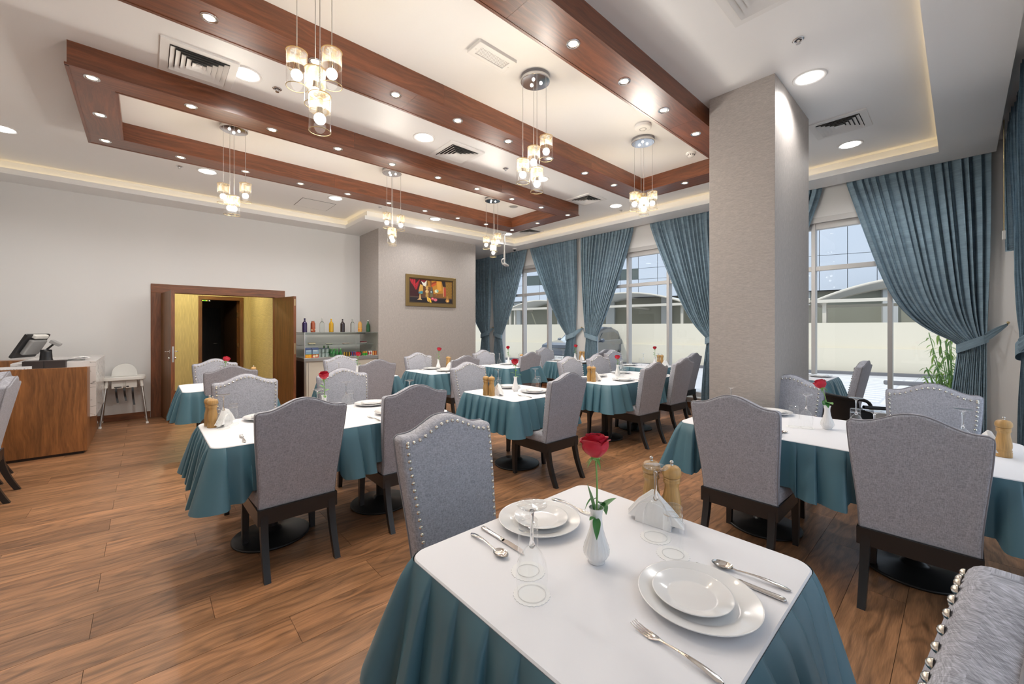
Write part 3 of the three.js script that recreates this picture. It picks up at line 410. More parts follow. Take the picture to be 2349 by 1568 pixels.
const chairGeo = (() => {
  const NU = 26, NV = 22, vd = (v) => 1 - Math.pow(1 - v, 1.7), uvf = (u, v, q) => [q[0], q[1]];
  const front = grid(NU, NV, (u, v) => backPt(-dense(u), vd(v), -1), uvf), rear = grid(NU, NV, (u, v) => backPt(dense(u), vd(v), 1), uvf);
  const edge = []; for (let j = 0; j <= NV; j++) edge.push([-1, vd(j / NV)]); for (let i = 1; i <= NU; i++) edge.push([dense(i / NU), 1]); for (let j = NV - 1; j >= 0; j--) edge.push([1, vd(j / NV)]);
  const ne = edge.length - 1, side = grid(ne, 2, (u, v) => { const e = edge[Math.round(u * ne)], a = backPt(e[0], e[1], 1), b = backPt(e[0], e[1], -1); return [mix(a[0], b[0], v), a[1], mix(a[2], b[2], v)]; }, (u, v, q) => [q[2] + q[0] * (Math.abs(q[0]) < 0.2 ? 1 : 0), q[1]]);
  const bottom = grid(NU, 1, (u, v) => { const a = backPt(dense(u), 0, v < 0.5 ? -1 : 1); return a; }, (u, v, q) => [q[0], q[2]]);
  const back = toCreasedNormals(merge(front, rear, side, bottom), 1.15);
  const pipe = [], off = (e) => { const p = backPt(e[0], e[1], 1); return new THREE.Vector3(p[0] * 1.004, p[1] + (e[1] > 0.995 ? 0.001 : 0), p[2]); };
  edge.forEach((e, i) => { if (i % 2 === 0 || i === ne) pipe.push(off(e)); });
  const piping = merge(new THREE.TubeGeometry(new THREE.CatmullRomCurve3(pipe), 90, 0.0042, 6), tube([[-0.214, BY0 + 0.004, zcAt(BY0) + TK / 2], [0, BY0 + 0.004, zcAt(BY0) + TK / 2], [0.214, BY0 + 0.004, zcAt(BY0) + TK / 2]], 0.004, 8, 6));
  // nail heads along the front edge
  const nl = new THREE.SphereGeometry(0.0092, 9, 5, 0, Math.PI * 2, 0, Math.PI / 2).rotateX(-Math.PI / 2), ns = [], put = (u, v) => { const p = backPt(u, v, -1); ns.push(nl.clone().translate(p[0], p[1], p[2] + 0.0008)); };
  for (const s of [-1, 1]) for (let i = 0; i < 17; i++) { const y = 0.45 + i * 0.0302; put(s * (1 - 0.026 / hwAt(y)), (y - BY0) / (topAt(s * 0.9) - BY0)); }
  for (let i = 0; i <= 15; i++) { const u = -0.89 + 1.78 * i / 15; put(u, (topAt(u) - 0.026 - BY0) / (topAt(u) - BY0)); }
  const seat = new RoundedBoxGeometry(0.475, 0.095, 0.45, 4, 0.03); { const p = seat.attributes.position; for (let i = 0; i < p.count; i++) { const x = p.getX(i) / 0.2375, z = p.getZ(i) / 0.235; if (p.getY(i) > 0) p.setY(i, p.getY(i) + 0.016 * (1 - x * x) * (1 - z * z)); p.setX(i, p.getX(i) * (z > 0 ? 1 - 0.07 * z : 1)); } seat.computeVertexNormals(); seat.translate(0, 0.425, -0.06); }
  const frame = merge(bx(-0.226, 0.226, 0.297, 0.386, -0.212, -0.186), bx(-0.212, 0.212, 0.297, 0.386, 0.225, 0.256), bx(-0.226, -0.2, 0.297, 0.386, -0.2, 0.24), bx(0.2, 0.226, 0.297, 0.386, -0.2, 0.24));
  const fl = (s) => { const p = []; for (let i = 0; i <= 6; i++) { const t = i / 6, y = 0.386 * (1 - t), k = 0.024 - 0.008 * t; p.push([s * (0.205 + 0.004 * t), y, -0.243 - 0.012 * Math.sin(t * 2.4) + 0.01 * t, k, k]); } return sweepSq(p); };
  const rl = (s) => { const p = []; for (let i = 0; i <= 9; i++) { const t = i / 9, y = 0.386 * (1 - t), k = 0.023 - 0.004 * t; p.push([s * (0.19 + 0.004 * t), y, 0.188 + 0.108 * Math.pow(t, 1.9), k * 0.9, k]); } return sweepSq(p); };
  return { back, piping, nails: merge(ns), seat: buv(seat, 'x'), frame, fl: [fl(-1), fl(1)], rl: [rl(-1), rl(1)] };
})();
let chair0;
const chairs = [];
function chair(x, w, deg, label) {
  const ry = deg * Math.PI / 180; chairs.push([x, w, ry]);
  if (chair0) return dup(chair0, label, x, 0, w, ry);
  const o = chair0 = thing('dining_chair', label, 'chair', x, 0, w, ry, 'grey linen dining chairs'), G = chairGeo;
  part(o, 'backrest', G.back, M.linen); part(o, 'seat', G.seat, M.linen); part(o, 'piping', G.piping, M.piping); part(o, 'nailhead_trim', G.nails, M.nail).userData.kind = 'stuff';
  part(o, 'seat_frame', G.frame, M.black); for (const g of [...G.fl, ...G.rl]) part(o, 'leg', g, M.black);
  return o;
}
const C = 'grey chair ';
chair(0.705, 2.955, 1, C + 'seen from behind at the near left seat of the long left table');
chair(1.5, 3.0, -1, C + 'seen from behind at the near right seat of the long left table');
chair(1.075, 1.4, 180, C + 'with nailheads facing us across the nearest table');
chair(1.05, 0.235, -5, C + 'cropped at the lower right corner, seen over its top');
chair(2.97, 2.77, 0, C + 'seen from behind at the middle square table');
chair(2.98, 3.84, 180, C + 'with nailheads facing us at the middle square table');
chair(4.7, 2.82, -3, C + 'seen from behind at the long table, farther from the column');
chair(5.64, 2.9, -2, C + 'seen from behind at the long table, right against the column');
chair(4.7, 3.65, 180, C + 'with nailheads on the far side of the long column table, nearer the mills');
chair(5.4, 3.66, 178, C + 'on the far side of the long column table, nearer the windows');
chair(0.68, 4.09, 180, C + 'with nailheads facing us at the far left seat of the long left table');
chair(1.535, 4.07, 180, C + 'with nailheads facing us at the far right seat of the long left table');
chair(0.715, 5.8, 1, C + 'seen from behind at the table before the open doors');
chair(0.715, 6.6, 180, C + 'with nailheads facing us, right in front of the open doorway');
chair(2.34, 5.58, -1, C + 'seen from behind at the table before the drinks display');
chair(2.27, 6.24, 180, C + 'with nailheads facing us, directly in front of the drinks display');
chair(3.7, 5.45, 0, C + 'seen from behind at the table below the framed painting');
chair(3.52, 6.06, 180, C + 'with nailheads facing us, against the pillar wall below the painting');
chair(5.1, 5.44, 2, C + 'seen from behind at the square table right of the pillar edge');
chair(4.9, 5.98, 180, C + 'with nailheads facing us, just right of the pillar edge');
chair(6.6, 5.95, 180, C + 'facing us at the window table by the parked car');
chair(6.86, 5.08, 0, C + 'turned away at the window table by the parked car');
chair(6.84, 4.34, 180, C + 'facing us at the window table left of the column');
chair(7.0, 3.36, 0, C + 'turned away at the window table left of the column');
chair(3.0, 0.955, -90, C + 'with its dark back to us at the long right table, beside the column');
chair(3.06, 0.155, -90, C + 'with large dark back at the long right table, nearer the right curtain');
chair(3.99, 1.03, 90, C + 'with nailheads facing us at the long right table, below the column');
chair(4.07, 0.15, 90, C + 'with nailheads facing us at the long right table, below the tied curtain');
chair(6.96, 1.12, -4, C + 'with bright back at the small window table behind the column');
chair(-1.15, 5.52, 90, C + 'cut by the left edge of the view before the wooden counter');
chair(-1.3, 6.2, 90, C + 'mostly hidden behind the chair at the left edge of the view');

// ---------- tables, cloths ----------
let table0; const topY = 0.77;
function table(x, w, label) {
  if (table0) return dup(table0, label, x, 0, w);
  const o = table0 = thing('pedestal_table', label, 'table', x, 0, w, 0, 'pedestal tables under the cloths');
  part(o, 'tabletop', bx(-0.38, 0.38, 0.735, 0.7595, -0.38, 0.38, 0.006), M.dark_door);
  part(o, 'column', place(cyl(0.038, 0.038, 0.7, 28), 0, 0.385, 0), M.iron);
  part(o, 'base_disc', lathe([[0, 0.001], [0.235, 0.001], [0.24, 0.006], [0.24, 0.014], [0.232, 0.019], [0.15, 0.03], [0.07, 0.047], [0.058, 0.056], [0.055, 0.062], [0.042, 0.07], [0.038, 0.075]], 48), M.iron);
  return o;
}
function insideChair(x, w, z0 = -0.3) { for (const [cx, cw, ry] of chairs) { const dx = x - cx, dz = -(w - cw), c = Math.cos(ry), s = Math.sin(ry), lx = dx * c - dz * s, lz = dx * s + dz * c; if (Math.abs(lx) < 0.262 && lz > z0 && lz < 0.36) return true; } return false; }
function tablecloth(cx, cw, sx, sw, label, s0, r = 0.05) {
  seed = s0; const o = thing('tablecloth', label, 'tablecloth', cx, 0, cw);
  const top = plan(rrect(sx - 0.008, sw - 0.008, r, 8), topY - 0.009, 0.005, [], 0.004); part(o, 'white_top', buv(top, 'x'), M.cloth);
  // outline sampled by arc length
  const R = r, st = [[sx - 2 * R, 0], [Math.PI * R / 2, 1], [sw - 2 * R, 0], [Math.PI * R / 2, 1], [sx - 2 * R, 0], [Math.PI * R / 2, 1], [sw - 2 * R, 0], [Math.PI * R / 2, 1]], P = st.reduce((a, b) => a + b[0], 0);
  const at = (s) => {
    s = mod(s, P); let i = 0; while (i < 7 && s > st[i][0]) { s -= st[i][0]; i++; }
    const q = i >> 1, hx = sx / 2, hw = sw / 2, c = [[-hx + R, -hw], [hx, -hw + R], [hx - R, hw], [-hx, hw - R]][q], d = [[1, 0], [0, 1], [-1, 0], [0, -1]][q], n = [[0, -1], [1, 0], [0, 1], [-1, 0]][q];
    if (!(i & 1)) return [c[0] + d[0] * s, c[1] + d[1] * s, n[0], n[1], 0];
    const e = [[hx - R, -hw + R], [hx - R, hw - R], [-hx + R, hw - R], [-hx + R, -hw + R]][q], a0 = Math.atan2(n[1], n[0]), a = a0 + (s / st[i][0]) * Math.PI / 2; return [e[0] + R * Math.cos(a), e[1] + R * Math.sin(a), Math.cos(a), Math.sin(a), Math.sin(Math.PI * s / st[i][0])];
  };
  // pleats: equal-ish folds that overlap
  const folds = []; let p = 0; while (p < P - 0.05) { const w = rr(0.085, 0.14); folds.push([p, w, rr(0.7, 1.3), rr(-1, 1)]); p += w; } const k = P / p; folds.forEach((f) => { f[0] *= k; f[1] *= k; });
  const NS = Math.round(P / 0.0075), NV = 12, drop = 0.322, prof = [], g = [];
  for (let i = 0; i <= NS; i++) {
    const s = (i % NS) * P / NS, f = folds.find((q) => s >= q[0] && s < q[0] + q[1]) ?? folds[folds.length - 1], t = (s - f[0]) / f[1], e = at(s);
    const amp = f[2] * (0.25 + 0.75 * sst(0, 0.8, t)) * (1 - sst(0.9, 1, t)), wave = Math.sin(s * 9 + s0) * 0.5 + Math.sin(s * 4.1 + s0 * 2) * 0.5;
    const lean = (sst(0.7, 0.9, t) - sst(0.9, 1, t) * 0.6) * f[2], cor = e[4];
    const x1 = cx + e[0] + e[2] * 0.07, w1 = cw + e[1] + e[3] * 0.07, on = insideChair(x1, w1) || insideChair(cx + e[0] + e[2] * 0.02, cw + e[1] + e[3] * 0.02);
    const tight = insideChair(cx + e[0] + e[2] * 0.1, cw + e[1] + e[3] * 0.1, 0.1); prof.push([e, amp, wave, lean, cor, on, f[3], tight]);
  }
  const lift = prof.map((q) => (q[5] ? 1 : 0)), hold = prof.map((q) => (q[7] ? 1 : 0)); for (let n = 0; n < 20; n++) for (const lf of n % 2 ? [lift] : [hold]) { const c = lf.slice(); for (let i = 0; i <= NS; i++) lf[i] = Math.max(c[i], 0.25 * c[mod(i - 1, NS)] + 0.5 * c[i] + 0.25 * c[mod(i + 1, NS)]); }
  const skirt = grid(NS, NV, (u, v) => {
    const i = Math.round(u * NS), [e, amp, wave, lean, cor, , jit] = prof[i], L = lift[i], Z = hold[i], d = mix(drop, topY - 0.488, sst(0, 1, L)) * (1 + (1 - L) * 0.02 * jit), vv = Math.pow(v, 0.9);
    const out = 0.002 + 0.011 * amp * Math.min(1, v * 8) * (1 - Z) + vv * (0.052 * amp + 0.018 * wave + 0.03) * (1 - 0.97 * Z) + cor * 0.05 * vv * (1 - Z), tan = lean * 0.022 * (0.35 + vv);
    const tx = -e[3], tw = e[2];
    return [e[0] + e[2] * out + tx * tan, topY - 0.0035 - d * v + (1 - L) * 0.006 * Math.sin(i * 0.05) * v, -(e[1] + e[3] * out + tw * tan)];
  }, (u, v) => [u * P, v * drop], true);
  part(o, 'pleated_skirt', skirt, M.satin);
  return o;
}
const W11 = 'under the long right-hand table';
table(1.01, 0.7, 'black pedestal table hidden under the nearest white cloth');
table(0.66, 3.25, 'pedestal table with round black foot, left half of the long left table'); table(1.46, 3.25, 'pedestal table with round black foot, right half of the long left table');
table(0.715, 5.95, 'pedestal table under the cloth before the open doors'); table(2.3, 5.86, 'pedestal table under the cloth before the drinks display'); table(3.56, 5.68, 'pedestal table under the cloth below the painting'); table(4.98, 5.6, 'pedestal table under the cloth right of the pillar edge');
table(2.97, 3.21, 'pedestal table with round black foot under the middle square cloth');
table(4.57, 3.21, 'pedestal table with round black foot under the long column table, farther half'); table(5.33, 3.21, 'pedestal table with round black foot under the long column table, column-side half');
table(6.66, 5.5, 'pedestal table under the window cloth by the parked car'); table(6.82, 3.85, 'pedestal table under the window cloth left of the column');
table(3.39, 0.98, 'pedestal table with round black foot under the long right cloth, column half'); table(3.42, 0.19, 'pedestal table with round black foot under the long right cloth, curtain half');
table(6.94, 1.57, 'pedestal table under the small window cloth behind the column');
const TC = 'white tablecloth with pleated teal skirt ';
tablecloth(1.01, 0.7, 0.845, 0.84, TC + 'on the nearest table', 11);
tablecloth(1.075, 3.25, 1.6, 0.84, TC + 'on the long left table', 22, 0.07);
tablecloth(0.715, 5.95, 0.84, 0.82, TC + 'on the table before the open doors', 33, 0.07);
tablecloth(2.3, 5.86, 0.86, 0.82, TC + 'on the table before the drinks display', 44);
tablecloth(3.56, 5.68, 0.84, 0.84, TC + 'on the table below the painting', 55);
tablecloth(4.98, 5.6, 0.84, 0.84, TC + 'on the table right of the pillar edge', 66);
tablecloth(2.97, 3.21, 0.84, 0.84, TC + 'on the middle square table', 77);
tablecloth(4.96, 3.21, 1.66, 0.84, TC + 'on the long table beside the column', 88, 0.16);
tablecloth(6.66, 5.5, 0.84, 0.72, TC + 'on the window table by the parked car', 99);
tablecloth(6.82, 3.85, 0.78, 0.78, TC + 'on the window table left of the column', 111);
tablecloth(3.38, 0.575, 0.95, 1.64, TC + 'on the long right table', 123, 0.07);
tablecloth(6.94, 1.57, 0.78, 0.8, TC + 'on the small window table behind the column', 135);

// ---------- tableware ----------
const sweepEll = (pts, k = 10) => { const n = pts.length - 1; return merge(grid(k, n, (u, v) => { const q = pts[Math.round(v * n)], a = u * Math.PI * 2; return [(q[4] ?? 0) + q[2] * Math.cos(a), q[1] + q[3] * Math.sin(a), q[0]]; }, null, true)); };
const TW = {};
TW.plate = lathe([[0, 0.003], [0.078, 0.003], [0.08, 0], [0.086, 0], [0.09, 0.004], [0.139, 0.0185], [0.1425, 0.021], [0.1425, 0.0232], [0.139, 0.0225], [0.103, 0.0125], [0.095, 0.0085], [0.088, 0.007], [0, 0.007]], 64);
TW.small = lathe([[0, 0.002], [0.05, 0.002], [0.052, 0], [0.056, 0], [0.06, 0.003], [0.091, 0.014], [0.0945, 0.0165], [0.0945, 0.0185], [0.091, 0.018], [0.068, 0.0105], [0.06, 0.007], [0.054, 0.0055], [0, 0.0055]], 56);
TW.bowl = lathe([[0.0355, 0], [0.039, 0.022], [0.0412, 0.045], [0.0405, 0.062], [0.036, 0.084], [0.026, 0.105], [0.014, 0.119], [0.006, 0.125]], 40);
TW.rim = new THREE.TorusGeometry(0.0355, 0.0007, 6, 40).rotateX(Math.PI / 2).translate(0, 0.0008, 0);
TW.stem = lathe([[0, 0.117], [0.006, 0.119], [0.0085, 0.125], [0.0055, 0.134], [0.0042, 0.155], [0.0042, 0.19], [0.0055, 0.207], [0.007, 0.214], [0, 0.215]], 24); TW.foot = merge(lathe([[0.007, 0.213], [0.014, 0.2195], [0.0385, 0.2268], [0.0395, 0.2282], [0.0385, 0.2295], [0.02, 0.2302], [0, 0.231]], 40));
TW.wall = lathe([[0.0302, 0], [0.0292, 0.05], [0.0282, 0.121]], 36); TW.trim = new THREE.TorusGeometry(0.0302, 0.0007, 6, 36).rotateX(Math.PI / 2).translate(0, 0.0008, 0);
TW.tbase = lathe([[0, 0.122], [0.02, 0.1215], [0.0278, 0.119], [0.0279, 0.135], [0.0268, 0.1435], [0.025, 0.1455], [0, 0.1445]], 32);
{ const o = []; for (let i = 0; i < 96; i++) { const a = i / 96 * Math.PI * 2, r = 0.046 + 0.0022 * Math.abs(Math.sin(a * 12)); o.push([r * Math.cos(a), r * Math.sin(a)]); } TW.doily = plan(o, 0, 0.0012); TW.doilyRing = lathe([[0.032, 0.0012], [0.0335, 0.0019], [0.035, 0.0012]], 48); }
const handle = (z0, z1, y0) => { const p = []; for (let i = 0; i <= 14; i++) { const t = i / 14, z = mix(z0, z1, t), hw = 0.0088 * (1 - 0.62 * sst(0.05, 0.85, t)) * (t < 0.07 ? 0.35 + t * 9.3 : 1); p.push([z, y0 + 0.005 * Math.sin(t * Math.PI) + 0.003 * t, hw, 0.0019]); } return p; };
TW.fork = (() => { const h = handle(0.1, -0.025, 0.003); h.push([-0.033, 0.0065, 0.0042, 0.0018], [-0.042, 0.0045, 0.009, 0.0015], [-0.05, 0.003, 0.0118, 0.0013], [-0.058, 0.0026, 0.0122, 0.0012]); const t = []; for (let i = 0; i < 4; i++) { const x = -0.0096 + i * 0.0064; t.push(sweepEll([[-0.056, 0.0026, 0.0023, 0.0012, x], [-0.075, 0.003, 0.0019, 0.0011, x * 0.98], [-0.09, 0.006, 0.0016, 0.001, x * 0.95], [-0.102, 0.0105, 0.0007, 0.0006, x * 0.93]], 8)); } return [sweepEll(h, 12), ...t]; })();
TW.spoonH = sweepEll([...handle(0.095, -0.03, 0.003), [-0.038, 0.0065, 0.0033, 0.0016], [-0.046, 0.0052, 0.0062, 0.0012]], 12);
TW.spoonB = (() => { const f = (q) => (u, v) => { const a = u * Math.PI * 2, r = v; return [0.0195 * r * Math.cos(a) * (1 - 0.12 * Math.sin(a)), 0.0012 + q + 0.0075 * r * r * r, -0.068 - 0.028 * r * Math.sin(a)]; }; return merge(grid(32, 8, f(0.0012), null, true), grid(32, 8, (u, v) => f(0)(1 - u, v), null, true)); })();
TW.knifeH = sweepEll([[0.115, 0.004, 0.003, 0.002], [0.112, 0.005, 0.008, 0.004], [0.1, 0.0055, 0.0092, 0.0045], [0.06, 0.005, 0.0078, 0.0046], [0.02, 0.005, 0.0066, 0.0048], [0.008, 0.005, 0.0085, 0.005], [0.002, 0.005, 0.006, 0.004]], 12);
TW.knifeB = (() => { const o = []; for (let i = 0; i <= 16; i++) { const t = i / 16; o.push([0.0075, -0.002 + t * 0.11]); } for (let i = 16; i >= 0; i--) { const t = i / 16; o.push([-0.0105 * Math.pow(1 - t, 0.0) + 0.017 * sst(0.72, 1, t) + 0.003 * (1 - sst(0, 0.15, t)), -0.002 + t * 0.11]); } const g = ext(o, 0.0012); g.rotateX(-Math.PI / 2); g.translate(0, 0.004, 0); return g; })();
TW.mill = lathe([[0, 0], [0.031, 0], [0.0315, 0.003], [0.0315, 0.027], [0.029, 0.03], [0.0308, 0.033], [0.0308, 0.037], [0.0285, 0.04], [0.0312, 0.052], [0.0314, 0.066], [0.029, 0.088], [0.025, 0.108], [0.0235, 0.122], [0.0245, 0.131], [0.0282, 0.136], [0.0282, 0.141], [0.0262, 0.144], [0.028, 0.147], [0.028, 0.151], [0.024, 0.153]], 36);
TW.millTop = lathe([[0.0238, 0.1535], [0.029, 0.156], [0.0322, 0.164], [0.0326, 0.173], [0.03, 0.184], [0.023, 0.1915], [0.008, 0.196], [0, 0.1965]], 36);
for (const g of [TW.mill, TW.millTop]) { const p = g.attributes.position, uv = g.attributes.uv; for (let i = 0; i < p.count; i++) uv.setXY(i, p.getY(i) + 0.3, uv.getX(i) * 0.2); }
TW.knob = merge(place(new THREE.SphereGeometry(0.0066, 16, 12), 0, 0.2065, 0), place(cyl(0.0045, 0.0062, 0.004, 16), 0, 0.198, 0));
TW.vase = (() => { const pr = [[0, 0.002], [0.022, 0.0], [0.0252, 0.003], [0.0245, 0.009], [0.03, 0.015], [0.037, 0.026], [0.0388, 0.036], [0.036, 0.049], [0.028, 0.07], [0.0205, 0.095], [0.0168, 0.12], [0.0165, 0.135], [0.019, 0.151], [0.0218, 0.158], [0.0205, 0.1592], [0.017, 0.15], [0.014, 0.13], [0, 0.125]]; const g = lathe(pr, 96), p = g.attributes.position; for (let i = 0; i < p.count; i++) { const y = p.getY(i), x = p.getX(i), z = p.getZ(i), r = Math.hypot(x, z); if (r < 0.015) continue; const k = sst(0.01, 0.03, y) * (1 - sst(0.06, 0.1, y)), a = Math.atan2(z, x), f = 1 - 0.035 * k * (0.5 + 0.5 * Math.cos(a * 20)); p.setX(i, x * f); p.setZ(i, z * f); } g.computeVertexNormals(); return g; })();
TW.hold = (() => { const o = [[-0.062, 0]]; for (let i = 0; i <= 20; i++) { const a = Math.PI - i / 20 * Math.PI; o.push([0.062 * Math.cos(a), 0.012 + 0.066 * Math.pow(Math.sin(a), 0.75)]); } o.push([0.062, 0]); return [ext(o, 0.005, 0.0015, 2).translate(0, 0.002, 0.018), ext(o, 0.005, 0.0015, 2).translate(0, 0.002, -0.023), bx(-0.055, 0.055, 0.0005, 0.008, -0.02, 0.02, 0.002)]; })();
TW.nap = (i) => { const t = (i - 3) / 3, o = [[-0.098 + 0.006 * t, 0.012 + 0.012 * Math.abs(t)], [0.1 + 0.01 * t, 0.01 + 0.006 * Math.abs(t)], [0.06 + 0.008 * t, 0.068], [0.008 + 0.01 * t, 0.118 - 0.006 * Math.abs(t)], [-0.004 + 0.01 * t, 0.119 - 0.006 * Math.abs(t)], [-0.05, 0.066]]; const g = ext(o, 0.0028, 0.0006); g.translate(0, 0, t * 0.0118 - 0.0014); const p = g.attributes.position; for (let j = 0; j < p.count; j++) p.setZ(j, p.getZ(j) * (1 + 7 * Math.abs(p.getX(j)) * Math.abs(t))); g.computeVertexNormals(); return g; };
// rose
const petal = (R, H, phi, half, curl, open) => grid(8, 9, (u, v) => { const a = phi + (u - 0.5) * 2 * half, e = (u - 0.5) * 2, b = Math.sin(Math.min(1, v / 0.58) * Math.PI / 2), prof = R * (0.3 + 0.72 * b) * (1 - (0.16 - open) * sst(0.55, 1, v)) + curl * sst(0.74, 1, v), y = H * (v - 0.13 * v * e * e * e * e - 0.05 * v * e * e) - 0.9 * curl * sst(0.86, 1, v), r = prof * (1 + 0.05 * e * e * v); return [r * Math.cos(a), y, r * Math.sin(a)]; });
const leafG = (L, Wd, bend = 0.2) => grid(6, 10, (u, v) => { const e = (u - 0.5) * 2, w = Wd * Math.pow(Math.sin(Math.PI * Math.pow(v, 0.8)), 0.85) * (1 + 0.05 * Math.sin(v * 60)); return [e * w, -bend * L * v * v + 0.22 * w * Math.abs(e), v * L]; });
TW.petals = (() => { const a = [], b = []; const S = [[0.007, 0.058, 3, 1.4, 0, 0], [0.012, 0.061, 3, 1.3, 0.0005, 0], [0.018, 0.063, 4, 1.15, 0.002, 0.02], [0.0245, 0.063, 4, 1.1, 0.004, 0.05], [0.03, 0.06, 4, 1.0, 0.006, 0.08], [0.034, 0.055, 3, 0.95, 0.008, 0.1]]; let k = 0; for (const [R, H, n, half, curl, open] of S) for (let i = 0; i < n; i++) (R < 0.013 ? b : a).push(petal(R, H, k++ * 2.4 + i * 2 * Math.PI / n, half, curl, open)); return { outer: a, inner: merge(b) }; })();
TW.sepal = merge([0, 1, 2, 3, 4].map((i) => leafG(0.03, 0.0045, 0.9).rotateY(i * 1.257).translate(0, 0.002, 0)));
const pr = (n, f) => { let first; return (...a) => { if (!first) return first = f(n, ...a); const [label, x, y, w, ry, group] = a; return dup(first, label, x, y, w, ry, group); }; };
const mk = {
  plate: pr('dinner_plate', (n, l, x, y, w, ry) => { const o = thing(n, l, 'plate', x, y, w, ry, 'white dinner plates'); part(o, 'plate_body', TW.plate, M.china); return o; }),
  small: pr('side_plate', (n, l, x, y, w, ry) => { const o = thing(n, l, 'plate', x, y, w, ry, 'white side plates'); part(o, 'plate_body', TW.small, M.china); return o; }),
  goblet: pr('wine_glass', (n, l, x, y, w, ry) => { const o = thing(n, l, 'wine glass', x, y, w, ry, 'upturned wine glasses'); part(o, 'bowl', TW.bowl, M.thinGlass); part(o, 'rim', TW.rim, M.solidGlass); part(o, 'stem', TW.stem, M.solidGlass); part(o, 'foot', TW.foot, M.thinGlass); return o; }),
  tumbler: pr('tumbler', (n, l, x, y, w, ry) => { const o = thing(n, l, 'glass', x, y, w, ry, 'upturned tumblers'); part(o, 'wall', TW.wall, M.thinGlass); part(o, 'rim', TW.trim, M.solidGlass); part(o, 'thick_base', TW.tbase, M.thinGlass); return o; }),
  doily: pr('paper_doily', (n, l, x, y, w, ry) => { const o = thing(n, l, 'coaster', x, y, w, ry, 'white scalloped paper coasters'); part(o, 'paper_disc', TW.doily, M.tissue); part(o, 'embossed_ring', TW.doilyRing, M.tissue); return o; }),
  fork: pr('fork', (n, l, x, y, w, ry) => { const o = thing(n, l, 'fork', x, y, w, ry, 'silver forks'); part(o, 'handle', TW.fork[0], M.silver); for (let i = 1; i < 5; i++) part(o, 'tine', TW.fork[i], M.silver); return o; }),
  spoon: pr('spoon', (n, l, x, y, w, ry) => { const o = thing(n, l, 'spoon', x, y, w, ry, 'silver spoons'); part(o, 'handle', TW.spoonH, M.silver); part(o, 'bowl', TW.spoonB, M.silver); return o; }),
  knife: pr('knife', (n, l, x, y, w, ry) => { const o = thing(n, l, 'knife', x, y, w, ry, 'silver knives'); part(o, 'handle', TW.knifeH, M.silver); part(o, 'blade', TW.knifeB, M.silver); return o; }),
  mill: pr('pepper_mill', (n, l, x, y, w, ry) => { const o = thing(n, l, 'pepper mill', x, y, w, ry, 'turned wooden mills'); part(o, 'body', TW.mill, M.mill); part(o, 'head', TW.millTop, M.mill); part(o, 'knob', TW.knob, M.steel); return o; }),
  vase: pr('bud_vase', (n, l, x, y, w, ry) => { const o = thing(n, l, 'vase', x, y, w, ry, 'white fluted bud vases'); part(o, 'vase_body', TW.vase, M.china); return o; }),
  napkins: pr('napkin_holder', (n, l, x, y, w, ry) => { const o = thing(n, l, 'napkin holder', x, y, w, ry, 'white napkin holders'); TW.hold.forEach((g, i) => part(o, i < 2 ? 'side_plate' : 'base_plate', g, M.china)); for (let i = 0; i < 7; i++) part(o, 'napkin', TW.nap(i), M.tissue); return o; }),
};
// a rose: stem from inside the vase mouth, flower tilted; y measured from the table top
function rose(label, x, w, ry, o2 = {}) {
  const { h = 0.3, lean = 0.02, tilt = 0.15, sc = 1, leaves = [] } = o2, o = thing('rose', label, 'rose', x, topY, w, ry), top = new THREE.Vector3(lean, h, 0), mid = new THREE.Vector3(lean * 0.35 + 0.004, (h + 0.13) * 0.52, 0.003);
  const cv = new THREE.CatmullRomCurve3([new THREE.Vector3(-0.003, 0.128, 0), mid, top]); part(o, 'stem', new THREE.TubeGeometry(cv, 16, 0.0027, 7), M.stem);
  const f = new THREE.Group(); f.name = 'flower'; f.position.copy(top); f.rotation.z = -tilt; f.scale.setScalar(sc); o.add(f); const bl = f;
  part(bl, 'inner_petals', TW.petals.inner, M.rosedark); for (const g of TW.petals.outer) part(bl, 'petal', g, M.rose); part(bl, 'calyx', place(new THREE.SphereGeometry(0.0125, 14, 10).scale(1, 0.75, 1), 0, 0.001, 0), M.stem); part(bl, 'sepals', TW.sepal.clone(), M.leaf2);
  for (const [t, a, L, Wd, up, drop, m] of leaves) { const p = cv.getPoint(t), g = leafG(L, Wd, 0.25 + drop); g.rotateX(-up); g.translate(0, 0, 0.01); g.rotateY(a); g.translate(p.x, p.y, p.z); part(o, 'leaf', merge(g, bar(p, new THREE.Vector3(p.x + 0.012 * Math.sin(a), p.y + 0.012 * Math.sin(up), p.z + 0.012 * Math.cos(a)), 0.0012, 5)), m ? M.leaf2 : M.leaf); }
  return o;
}
